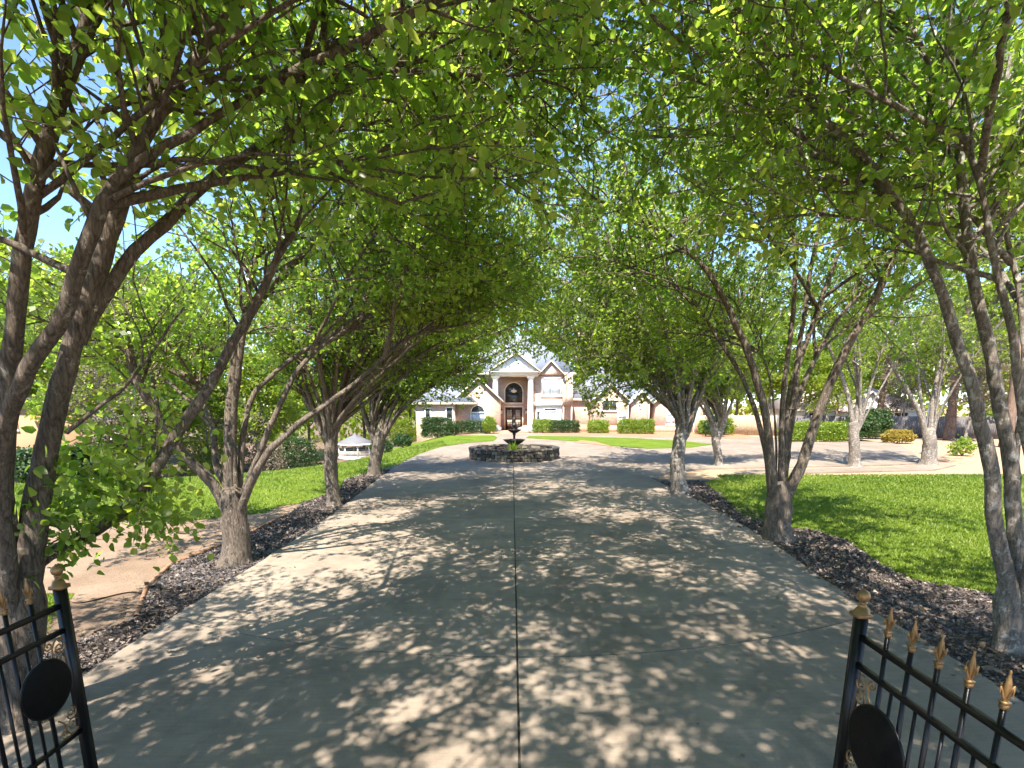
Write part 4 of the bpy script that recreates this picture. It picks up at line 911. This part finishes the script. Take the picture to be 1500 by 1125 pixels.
# ------------------------------------------------------------------ the house
def window(parent, cx, z0, z1, wd, y, nx=2, nz=1, arch=0.0, glass='curtain', fw=0.09, frame='white'):
    """frame as the part, panes as its sub-parts; wall face at y, front towards -y"""
    b = MB(); x0, x1 = cx - wd / 2, cx + wd / 2
    b.span((x0 - fw, y - 0.09, z0 - fw), (x1 + fw, y + 0.02, z0)).span((x0 - fw, y - 0.09, z0), (x0, y + 0.02, z1)).span((x1, y - 0.09, z0), (x1 + fw, y + 0.02, z1))
    b.span((x0 - fw - 0.05, y - 0.13, z0 - fw - 0.06), (x1 + fw + 0.05, y + 0.02, z0 - fw))
    if not arch: b.span((x0 - fw, y - 0.09, z1), (x1 + fw, y + 0.02, z1 + fw))
    for k in range(1, nx): b.span((x0 + wd * k / nx - 0.035, y - 0.085, z0), (x0 + wd * k / nx + 0.035, y + 0.01, z1))
    for k in range(1, nz): b.span((x0, y - 0.083, z0 + (z1 - z0) * k / nz - 0.03), (x1, y + 0.01, z0 + (z1 - z0) * k / nz + 0.03))
    if arch:
        n = 18; a = np.linspace(0, math.pi, n); ry = arch
        o_ = np.c_[cx + (wd / 2 + fw) * np.cos(a), z1 + (ry + fw) * np.sin(a)]; i_ = np.c_[cx + wd / 2 * np.cos(a), z1 + ry * np.sin(a)]
        for k in range(n - 1): b.prism([o_[k], o_[k + 1], i_[k + 1], i_[k]][::-1], y - 0.09, y + 0.02)
    w_ = b.build('window', frame, parent)
    for i in range(nx):
        for k in range(nz):
            MB().span((x0 + wd * i / nx + 0.02, y - 0.035, z0 + (z1 - z0) * k / nz + 0.01), (x0 + wd * (i + 1) / nx - 0.02, y - 0.01, z0 + (z1 - z0) * (k + 1) / nz - 0.01)).build('pane', glass, w_)
    return w_
def fan_pane(win, cx, z, wd, ry, y, glass):
    a = np.linspace(0, math.pi, 18); p_ = [(cx + wd / 2 * math.cos(t), z + ry * math.sin(t)) for t in a]
    MB().prism(p_[::-1], y - 0.035, y - 0.01).build('pane', glass, win)
def gable_roof(parent, x0, x1, ze, xa, za, y0, y1, th=0.16, ov=0.35, mat='roof', trim='cream'):
    """two sloping slabs, ridge running away from the camera, with a raking trim board"""
    r_ = MB()
    for xe, s_ in ((x0, -1), (x1, 1)):
        sl_ = (za - ze) / (xa - xe); xo = xe + s_ * ov; zo = ze + (xo - xe) * sl_
        r_.prism([(xo, zo), (xa, za), (xa, za + th), (xo, zo + th)] if s_ < 0 else [(xa, za), (xo, zo), (xo, zo + th), (xa, za + th)], y0 - ov, y1)
    rf = r_.build('roof', mat, parent)
    t_ = MB()
    for xe, s_ in ((x0, -1), (x1, 1)):
        sl_ = (za - ze) / (xa - xe); xo = xe + s_ * (ov + 0.02); zo = ze + (xo - xe) * sl_
        t_.prism([(xo, zo - 0.06), (xa, za - 0.06), (xa, za + th - 0.02), (xo, zo + th - 0.02)] if s_ < 0 else [(xa, za - 0.06), (xo, zo - 0.06), (xo, zo + th - 0.02), (xa, za + th - 0.02)], y0 - ov - 0.05, y0 - ov - 0.003)
    t_.build('rake_trim', trim, rf); return rf
def hip_roof(parent, x0, x1, y0, y1, ze, zr, inset, mat='roof', ov=0.4, name='roof'):
    a = [(x0 - ov, y0 - ov, ze), (x1 + ov, y0 - ov, ze), (x1 + ov, y1 + ov, ze), (x0 - ov, y1 + ov, ze)]; ym = (y0 + y1) / 2
    t_ = [(x0 + inset, ym, zr), (x1 - inset, ym, zr)]
    rf = MB().add(a + t_, [[0, 1, 5, 4], [1, 2, 5], [2, 3, 4, 5], [3, 0, 4], [3, 2, 1, 0]]).build(name, mat, parent)
    MB().span((x0 - ov, y0 - ov - 0.03, ze - 0.22), (x1 + ov, y0 - ov + 0.06, ze - 0.004)).build('fascia', 'cream', rf); return rf
HY = 60.0
ho = empty('house', (0, HY, 0), 'large rose brick house with tall white two-storey portico facing the drive', 'house')
ho.location = (0, 0, 0)
# left wing
MB().span((hx(613), 58.2, -3.0), (hx(668), 70, hz(590))).build('wall', 'brick', ho)
hip_roof(ho, hx(613), hx(668) + 2, 58.2, 71, hz(590), 6.3, 3.0)
window(ho, hx(630), 0.5, 2.5, 0.5, 58.2, 1, 2, glass='dark_glass'); window(ho, hx(661), 0.4, 2.6, 0.6, 58.2, 1, 2, glass='dark_glass')
# gabled front with arched window
gx0, gx1, gxa, gza, gze = hx(668), hx(733), hx(702), hz(556), hz(585)
MB().prism([(gx0, -1.6), (gx1, -1.6), (gx1, gze), (gxa, gza), (gx0, gze)], 59.2, 70).build('wall', 'brick', ho)
gable_roof(ho, gx0, gx1, gze, gxa, gza, 59.2, 72)
wa = window(ho, hx(700.5), hz(629), hz(604), 1.4, 59.2, 2, 2, 0.72); fan_pane(wa, hx(700.5), hz(604), 1.4, 0.72, 59.2, 'dark_glass')
MB().span((hx(700.5) - 0.75, 59.06, hz(604) - 0.07), (hx(700.5) + 0.75, 59.13, hz(604) + 0.07)).build('transom', 'white', wa)
# entrance recess and upper wall
MB().span((hx(712), 62.2, -0.2), (hx(781), 70, 6.4)).build('wall', 'brick', ho)
we = window(ho, 0.20, 3.18, 4.35, 1.95, 62.2, 1, 1, 0.98, 'dark_glass', 0.12, 'cream'); fan_pane(we, 0.20, 4.35, 1.95, 0.98, 62.2, 'dark_glass')
ch = MB().lathe([(0.02, 0.5), (0.03, 0.3), (0.28, 0.22), (0.34, 0.1), (0.2, 0.0), (0, -0.06)], 14).build('chandelier', 'lamp_glass', we, True); ch.location = (0.2, 62.06, 4.3); ch.scale = (1, 0.12, 1)
fr = MB().span((-0.90, 62.06, 0.12), (-0.76, 62.22, 2.66)).span((1.16, 62.06, 0.12), (1.30, 62.22, 2.66)).span((-0.90, 62.055, 2.66), (1.30, 62.22, 2.82)).build('door_frame', 'cream', ho)
for k, xd in enumerate((-0.28, 0.68)):
    dr_ = MB().span((xd - 0.47, 62.1, 0.14), (xd + 0.47, 62.18, 2.65)).build('door', 'door_wood', ho)
    MB().span((xd - 0.26, 62.07, 1.42), (xd + 0.26, 62.098, 2.35)).build('pane', 'door_glass', dr_); MB().span((xd - 0.26, 62.07, 0.55), (xd + 0.26, 62.098, 1.25)).build('pane', 'door_glass', dr_)
    bb = MB()
    for q_ in (-0.13, 0, 0.13): bb.span((xd + q_ - 0.012, 62.045, 0.55), (xd + q_ + 0.012, 62.069, 2.35))
    for q_ in (0.75, 1.0, 1.65, 1.9, 2.15): bb.span((xd - 0.26, 62.047, q_ - 0.012), (xd + 0.26, 62.071, q_ + 0.012))
    bb.build('grille', 'iron', dr_); MB().span((xd + (0.38 if k == 0 else -0.42), 62.03, 1.2), (xd + (0.42 if k == 0 else -0.38), 62.098, 1.55)).build('handle', 'brass', dr_)
for xd in (-1.18, 1.62):
    sc = MB().span((xd - 0.10, 61.95, 1.9), (xd + 0.10, 62.15, 2.3)).build('lantern', 'lamp_glass', ho)
    MB().lathe([(0.15, 0), (0.06, 0.14), (0.0, 0.2)], 4, (xd, 62.05, 2.3)).build('lantern_cap', 'iron', sc); MB().span((xd - 0.12, 61.93, 1.84), (xd + 0.12, 62.2, 1.9)).build('lantern_base', 'iron', sc)
# portico
for xc in (hx(726), hx(777)):
    c_ = MB().lathe([(0.34, 0.3), (0.335, 0.5), (0.33, 2.0), (0.30, 4.2), (0.28, 5.6)], 24, (xc, 59.8, 0.0)).build('column', 'white', ho, True)
    MB().box((xc, 59.8, 0.16), (0.95, 0.95, 0.28)).lathe([(0.44, 0.30), (0.45, 0.36), (0.36, 0.42)], 24, (xc, 59.8, 0)).build('column_base', 'white', c_)
    MB().lathe([(0.28, 5.6), (0.34, 5.66), (0.32, 5.72), (0.42, 5.8)], 24, (xc, 59.8, 0)).box((xc, 59.8, 5.86), (0.9, 0.9, 0.12)).build('capital', 'white', c_)
pe = MB().span((hx(720), 59.3, 5.93), (hx(787), 62.19, 6.30)).build('entablature', 'cream', ho)
MB().span((hx(716), 59.1, 6.303), (hx(791), 62.3, 6.42)).build('cornice', 'white', pe)
pdx0, pdx1, pxa, pza = hx(716), hx(791), hx(757), hz(521)
pd_ = MB().prism([(pdx0 + .2, 6.42), (pdx1 - .2, 6.42), (pxa, pza - .15)], 59.45, 62.0).build('pediment', 'white', ho)
gable_roof(ho, pdx0 + .3, pdx1 - .3, 6.55, pxa, pza, 59.4, 72, 0.16, 0.3)
for k in range(2): MB().span((-2.2 - 0.3 * (1 - k), 59.0 + 0.35 * k, -0.05), (2.6 + 0.3 * (1 - k), 62.3, 0.07 + 0.06 * k)).build('porch_step', 'brick_base', ho)
MB().span((-1.7, 60.6, 0.1), (-1.35, 62.19, 2.75)).build('quoin_pier', 'brick', ho)
# right two-storey block
bx0, bx1 = hx(781), hx(839)
MB().span((bx0, 60.4, -0.2), (bx1, 70, 6.3)).build('wall', 'brick', ho)
hip_roof(ho, bx0 - 8.0, bx1, 60.9, 74, 6.35, 11.0, 4.2)
MB().prism([(hx(791), 6.1), (hx(823), 6.1), (hx(823), 6.3), (hx(806.5), hz(533)), (hx(791), 6.3)], 60.15, 66).build('dormer_wall', 'brick', ho)
gable_roof(ho, hx(791), hx(823), 6.3, hx(806.5), hz(531), 60.15, 68, 0.14, 0.25)
window(ho, hx(808), hz(578), hz(556), 1.85, 60.4, 2, 1, 0, 'curtain', 0.22)
by = 59.5
MB().span((hx(785), by, -0.1), (hx(822), 60.39, hz(595))).build('bay_wall', 'white', ho)
MB().span((hx(783), by - 0.2, hz(595) + 0.003), (hx(823), 60.39, hz(589))).build('bay_cornice', 'white', ho)
window(ho, hx(805.5), hz(626), hz(603), 1.25, by, 2, 1, 0, 'curtain', 0.1); window(ho, hx(788.5), hz(626), hz(603), 0.32, by, 1, 1, 0, 'dark_glass', 0.06)
window(ho, hx(805.5), hz(601), hz(598.5), 1.25, by, 1, 1, 0, 'dark_glass', 0.04)
MB().span((hx(824), 59.6, hz(593)), (hx(838.5), 60.39, hz(572))).build('upper_bay', 'brick', ho)
MB().span((hx(824.5), 59.75, -0.1), (hx(826), 59.95, hz(593))).span((hx(836.5), 59.75, -0.1), (hx(838), 59.95, hz(593))).build('porch_post', 'white', ho)
# right wing: three stepped garage bays
MB().span((bx1, 61.4, -0.2), (hx(1036), 72, hz(584))).build('wall', 'brick', ho)
MB().span((bx1 + 0.02, 61.3, -0.1), (hx(1036) - 0.05, 61.42, 0.75)).build('brick_base', 'brick_base', ho)
hip_roof(ho, bx1, hx(1036), 61.4, 73, hz(584), 8.0, 5.0)
for x0, x1, yw in ((hx(866), hx(922), 60.0), (hx(924), hx(951), 59.6), (hx(957), hx(1015), 59.0)):
    xm = (x0 + x1) / 2; za_ = hz(584) + (x1 - x0) * 0.36
    MB().prism([(x0, -0.2), (x1, -0.2), (x1, hz(588)), (xm, za_), (x0, hz(588))], yw, 66).build('wall', 'brick', ho)
    gable_roof(ho, x0, x1, hz(588), xm, za_, yw, 68, 0.15, 0.3)
    MB().span((x0 + 0.02, yw - 0.06, -0.1), (x1 - 0.02, yw + 0.02, 0.7)).build('brick_base', 'brick_base', ho)
    ds = MB().tube([(x1 - 0.12, yw - 0.1, 0.0), (x1 - 0.12, yw - 0.1, hz(592))], 0.05, 8).build('downspout', 'white', ho)
window(ho, hx(893), 2.35, 3.35, 1.5, 60.0, 2, 1, 0, 'dark_glass', 0.1)
sd = MB().span((hx(905), 59.9, 0.05), (hx(919), 59.97, 2.2)).build('door', 'white', ho); MB().span((hx(906.5), 59.87, 1.5), (hx(917.5), 59.898, 2.05)).build('pane', 'curtain', sd)
window(ho, hx(985), 0.9, 2.4, 1.6, 59.0, 2, 2, 0, 'curtain', 0.1)
window(ho, hx(1025), 0.4, 2.4, 0.8, 61.28, 1, 2, 0, 'curtain', 0.1)
MB().span((7.5, 66, 8), (8.6, 67.2, 11.5)).build('chimney', 'brick', ho)

# ------------------------------------------------------------------ neighbours, gazebo, fences
nh = empty('neighbour_house', (-41, 46, 0), 'tan neighbouring house with grey roof glimpsed behind the left trunks', 'house')
nz = float(terrain(-41, 46)); q0 = -nz
ze_ = 5.6 + q0 * 0.45; MB().span((-7, 0, -1), (5.2, 9, ze_)).build('wall', 'tan_wall', nh)
hip_roof(nh, -7, 5.2, 0, 9, ze_, ze_ + 4.2, 4, 'roof_grey', 0.6)
for xw in (-4.5, -1.2, 2.6): window(nh, xw, ze_ - 2.4, ze_ - 0.9, 1.1, 0, 2, 2, 0, 'dark_glass')
nh.location = (-41, 46, nz)
nb = empty('neighbour_house', (42, 66, 0), 'neighbouring house with rosy gabled roof beyond the right fence', 'house')
MB().prism([(-8, 0), (7, 0), (7, 2.4), (-8, 2.4)], 0, 9).build('wall', 'white', nb)
hip_roof(nb, -8, 7, 0, 9, 2.4, 5.4, 4.0, 'roof_pink', 0.5)
MB().prism([(-2.5, 0), (2.1, 0), (2.1, 2.35), (-0.2, 4.3), (-2.5, 2.35)], -1.6, 4).build('gable_wall', 'white', nb)
gable_roof(nb, -2.5, 2.1, 2.35, -0.2, 4.4, -1.6, 5, 0.15, 0.3, 'roof_pink', 'white')
window(nb, -0.2, 2.2, 3.2, 1.0, -1.6, 2, 2, 0, 'curtain'); window(nb, -5.5, 0.9, 2.0, 1.6, 0, 2, 1, 0, 'dark_glass'); window(nb, 4.8, 0.9, 2.0, 1.6, 0, 2, 1, 0, 'dark_glass')

GXp, GYp = -18.9, 65.5; GZ = float(terrain(GXp, GYp))
gz_ = empty('gazebo', (GXp, GYp, GZ), 'small white octagonal gazebo with grey roof beyond the left lawn', 'gazebo')
OA = [R(22.5 + 45 * k) for k in range(8)]; GR = 1.95
MB().lathe([(0, 0.0), (GR + 0.15, 0.0), (GR + 0.15, 0.22), (0, 0.22)], 8).build('deck', 'white', gz_).rotation_euler = (0, 0, R(22.5))
for k, a in enumerate(OA):
    x, y = GR * math.cos(a), GR * math.sin(a); MB().box((x, y, 0.9), (0.13, 0.13, 1.4), a).build('post', 'white', gz_)
    a2 = OA[(k + 1) % 8]; x2, y2 = GR * math.cos(a2), GR * math.sin(a2); am = math.atan2(y2 - y, x2 - x); ln_ = math.hypot(x2 - x, y2 - y)
    rl = MB()
    for zz in (0.32, 0.82): rl.box(((x + x2) / 2, (y + y2) / 2, zz), (ln_ - 0.14, 0.05, 0.06), am)
    for q_ in np.linspace(0.12, 0.88, 9): rl.box((x + (x2 - x) * q_, y + (y2 - y) * q_, 0.57), (0.035, 0.035, 0.44), am)
    rl.build('railing', 'white', gz_)
    ar = MB(); t_ = np.linspace(0, 1, 9); ar.tube(np.c_[x + (x2 - x) * t_, y + (y2 - y) * t_, 1.28 + 0.26 * np.sin(t_ * math.pi)], 0.05, 4).build('arch_trim', 'white', gz_)
rf_ = MB().lathe([(GR + 0.05, 1.5), (GR + 0.35, 1.55), (GR + 0.35, 1.66), (1.1, 2.15), (0.22, 2.5), (0.22, 2.6), (0.0, 2.8)], 8).build('roof', 'roof_grey', gz_); rf_.rotation_euler = (0, 0, R(22.5))
MB().lathe([(GR + 0.37, 1.53), (GR + 0.37, 1.64), (GR + 0.3, 1.64)], 8).build('fascia', 'white', rf_)
gz_.scale = (1.0, 1.0, 1.12)

def fence(x0, y0, x1, y1, h, mat, label, seed, bw=0.15, iron=False):
    rg = np.random.default_rng(seed); L_ = math.hypot(x1 - x0, y1 - y0); a = math.atan2(y1 - y0, x1 - x0)
    f_ = empty('fence', (x0, y0, 0), label, 'fence', 'fences round the grounds', a); np_ = int(L_ / 2.4)
    tz = lambda u: float(terrain(x0 + math.cos(a) * u, y0 + math.sin(a) * u))
    for k in range(np_ + 1):
        u = k * L_ / np_; MB().span((u - 0.06, 0.03, tz(u) - 0.3), (u + 0.06, 0.15, tz(u) + h + 0.05)).build('post', mat, f_)
        if k == np_: break
        u2 = (k + 1) * L_ / np_; b = MB(); u_ = u
        while u_ < u2 - 0.02:
            zz = tz(u_)
            b.box((u_ + bw / 2, rg.normal(0, 0.004), zz + h / 2 + rg.normal(0, 0.012)), ((bw - 0.012) if not iron else 0.025, 0.022, h), 0); u_ += bw
        tag(b.build('boards', mat, f_), kind='stuff')
        rb = MB()
        for zz in (0.3, h - 0.3): rb.span((u + 0.06, 0.025, tz((u + u2) / 2) + zz - 0.04), (u2 - 0.06, 0.06, tz((u + u2) / 2) + zz + 0.04))
        rb.build('rail', mat, f_)
    return f_
fence(18.5, 55.0, 25.5, 53.0, 1.9, 'wood_tan', 'tan board fence at the back corner of the parking court', 1)
fence(25.6, 53.0, 42.0, 47.5, 1.9, 'wood_grey', 'weathered grey board fence behind the lime hedge and golden shrub', 2)
fence(42.1, 47.5, 60.0, 40.0, 2.0, 'wood_grey', 'weathered board fence running off to the right behind the pines', 3)
fence(-30, 58, -20.5, 62, 1.5, 'wood_dark', 'black fence in the shade left of the gazebo', 4, 0.13, True)
pl = empty('metal_pole', tuple(gnd(1351, 664)), 'slim grey metal pole left of the broad corner pear', 'pole')
MB().lathe([(0.075, 0), (0.07, 0.1), (0.055, 0.15), (0.055, 3.1), (0.05, 3.2)], 12).build('shaft', 'pole', pl, True); MB().lathe([(0.14, 0), (0.14, 0.04), (0.07, 0.05)], 12).build('base_plate', 'pole', pl)

# ------------------------------------------------------------------ woods behind
def wood_proto(seed, h, cr, n, mat, bark, size, zc=0.35, lean=0.0, limbs=9, clumps=70, pine=False):
    rg = np.random.default_rng(seed); t = np.linspace(0, 1, 12)
    c = np.c_[lean * t ** 1.5 * h + np.cumsum(rg.normal(0, 0.05, 12)), np.cumsum(rg.normal(0, 0.05, 12)), t * h * (0.95 if pine else 0.85)]
    r0 = h * (0.0125 if not pine else 0.0105); b = MB().tube(c, r0 * (1 - 0.8 * t) * (1 + 0.4 * np.exp(-t * 30)), 9, 0.04, rg)
    tr = b.mesh('trunk', M[bark], True); lb = MB(); C = []
    for k in range(clumps):
        f = rg.uniform(zc, 1.0); i_ = min(10, int(f * 11)); p0 = c[i_] + (c[i_ + 1] - c[i_]) * (f * 11 - i_)
        a = rg.uniform(0, 6.283); shape = math.sin(math.pi * min(1, (f - zc) / (1 - zc) * 0.8 + 0.2)) ** 0.7
        rr = cr * shape * rg.uniform(0.25, 1.0); e_ = p0 + np.array([math.cos(a) * rr, math.sin(a) * rr, rr * rg.uniform(0.1, 0.7) * (0.3 if pine else 1)])
        if k % max(1, clumps // limbs // 3) == 0: lb.tube(curve([p0, (p0 + e_) / 2 + (0, 0, 0.15), e_], 0.8), np.linspace(r0 * 0.32, 0.015, len(curve([p0, (p0 + e_) / 2 + (0, 0, 0.15), e_], 0.8))), 5)
        C.append(e_)
    C = np.array(C); sg = rg.uniform(0.35, 0.85, len(C)) * cr * 0.30; i_ = rg.integers(0, len(C), n)
    P = C[i_] + rdir(rg, n) * (rg.random(n) ** 0.5 * sg[i_])[:, None] * 1.7 * np.array([1, 1, 0.6]); tone = np.clip(rg.normal(0.5, 0.16, n) + rg.normal(0, 0.17, len(C))[i_], 0, 1)
    V, Fq, kk = leaf_geo(P, rdir(rg, n), rdir(rg, n) * 0.7 + np.array([0, 0, 0.7]), size * rg.uniform(0.6, 1.3, n), False)
    return tr, lb.mesh('limbs', M[bark], True), MB().add(V, [Fq]).mesh('crown', M[mat], tone=tone)
protos = [wood_proto(101, 13, 3.6, 9000, 'leaf_wood', 'bark_pale', 0.26), wood_proto(102, 15, 4.2, 10000, 'leaf_wood', 'bark', 0.27, 0.25), wood_proto(103, 11, 3.3, 8000, 'leaf_wood', 'bark_pale', 0.24, 0.3, 0.12),
          wood_proto(104, 17, 4.6, 11000, 'leaf', 'bark', 0.28, 0.22), wood_proto(105, 30, 3.8, 9000, 'leaf_pine', 'bark_pine', 0.34, 0.55, 0, 12, 46, True), wood_proto(106, 10, 2.6, 2600, 'leaf_brown', 'bark_pale', 0.2, 0.3, 0.1)]
def wood_tree(name, k, x, y, sc, rz, label, group):
    t_ = empty(name, gz(x, y), label, 'tree', group, rz); t_.scale = (sc, sc, sc)
    for n_, me in zip(('trunk', 'limbs', 'crown'), protos[k]):
        o = link(n_, me, t_)
        if n_ == 'crown': o['kind'] = 'stuff'
ORD = ['first', 'second', 'third', 'fourth', 'fifth', 'sixth', 'seventh', 'eighth', 'ninth', 'tenth', 'eleventh', 'twelfth', 'thirteenth', 'fourteenth', 'fifteenth', 'sixteenth', 'seventeenth', 'eighteenth', 'nineteenth', 'twentieth']
rg = np.random.default_rng(77)
def wood(rows_, name, lab, group):
    for n_, (px, Y, k, sc) in enumerate(sorted(rows_)):
        wood_tree(name, k, at(px, 594, Y)[0], Y, sc * rg.uniform(.93, 1.08), rg.uniform(0, 6.28), lab % ORD[n_], group)
wood([(-60, 32, 0, 1.25), (20, 62, 1, 1.6), (115, 50, 2, 1.6), (150, 46, 3, 1.2), (200, 38, 0, 1.1), (255, 52, 1, 1.35), (300, 44, 2, 1.1), (330, 60, 3, 1.1), (385, 55, 0, 1.1), (415, 70, 1, 1.2), (450, 80, 3, 1.2), (490, 86, 0, 1.3),
      (530, 90, 1, 1.3), (570, 84, 2, 1.5), (600, 88, 3, 1.2), (-20, 52, 3, 1.4), (70, 60, 0, 1.6), (160, 66, 1, 1.7), (230, 72, 3, 1.2), (560, 74, 0, .95)], 'wood_tree', 'leafy tree in the wood behind the left lawn, %s from the left', 'trees of the left wood')
wood([(170, 33, 5, .9), (235, 40, 5, 1.0), (345, 48, 5, 1.0)], 'bare_tree', 'pale half-bare slender tree at the left wood edge, %s from the left', 'half-bare trees of the left wood')
wood([(1035, 66, 1, .9), (1080, 62, 3, .9), (1130, 58, 0, 1.0), (1180, 54, 2, .95), (1225, 60, 1, 1.0), (1215, 50, 2, .75), (1275, 78, 3, 1.1), (1330, 76, 0, 1.2), (1390, 62, 2, 1.5), (1440, 64, 1, 1.35), (1500, 56, 0, 1.35), (1560, 50, 3, 1.2), (1470, 48, 2, 1.1)],
     'wood_tree', 'leafy tree beyond the fence on the right, %s from the left', 'trees beyond the right fence')
wood([(1420, 44, 5, .9), (1330, 52, 5, .8)], 'bare_tree', 'pale half-bare slender tree along the right fence, %s from the left', 'half-bare trees by the right fence')
wood([(640, 92, 3, 1.4), (700, 94, 1, 1.6), (770, 98, 3, 1.6), (830, 95, 3, 1.4), (900, 92, 1, 1.2), (960, 90, 0, 1.2), (1000, 84, 3, 1.2)], 'wood_tree', 'tall leafy tree rising behind the brick house, %s from the left', 'trees behind the house')
wood([(1290, 58, 4, 1.05), (1398, 46, 4, 1.0), (1428, 55, 4, 1.1), (1484, 38, 4, .95), (1500, 50, 4, 1.0), (1545, 44, 4, 1.0)], 'pine_tree', 'tall straight pine beyond the right fence, %s from the left', 'pines beyond the right fence')
wood_tree('pine_tree', 4, at(20, 594, 66)[0], 66, .95, 1.0, 'tall pine tree showing above the left wood', None)

n = 26000; rg = np.random.default_rng(99)
th = rg.uniform(-1.25, 1.25, n); rr = rg.uniform(104, 128, n); x = rr * np.sin(th) * 1.15; y = rr * np.cos(th) ** 0.5
top = 9.5 + 2.5 * np.sin(th * 23) + 1.8 * np.sin(th * 57 + 1) + 1.2 * np.sin(th * 131)
z = terrain(x, y) - 0.5 + (top + 4) * rg.random(n) ** 0.8
tag(leaf_obj('distant_wood', np.c_[x, y, z], rdir(rg, n), rdir(rg, n) + np.array([0, -0.6, 0.3]), rg.uniform(0.7, 1.5, n), np.clip(rg.normal(0.5 + 0.2 * np.sin(th * 40), 0.2), 0, 1), 'leaf_wood', None),
    'green wall of distant woods closing the view all round', 'woods', kind='stuff')

n = 420; rg = np.random.default_rng(55); y = rg.uniform(2.5, 20, n); x = np.where(rg.random(n) < 0.6, np.where(rg.random(n) < .5, dl(y) + rg.gamma(1.5, 0.35, n), dr(y) - rg.gamma(1.5, 0.35, n)), rg.uniform(-4, 4, n))
tag(leaf_obj('leaf_litter', np.c_[x, y, np.full(n, TOPZ + 0.006)], rdir(rg, n) * np.array([1, 1, 0.1]), rdir(rg, n) * 0.25 + np.array([0, 0, 1.0]), rg.uniform(0.025, 0.06, n), rg.random(n), 'litter', None),
    'few dry leaves lying scattered on the concrete drive', 'leaves', kind='stuff')
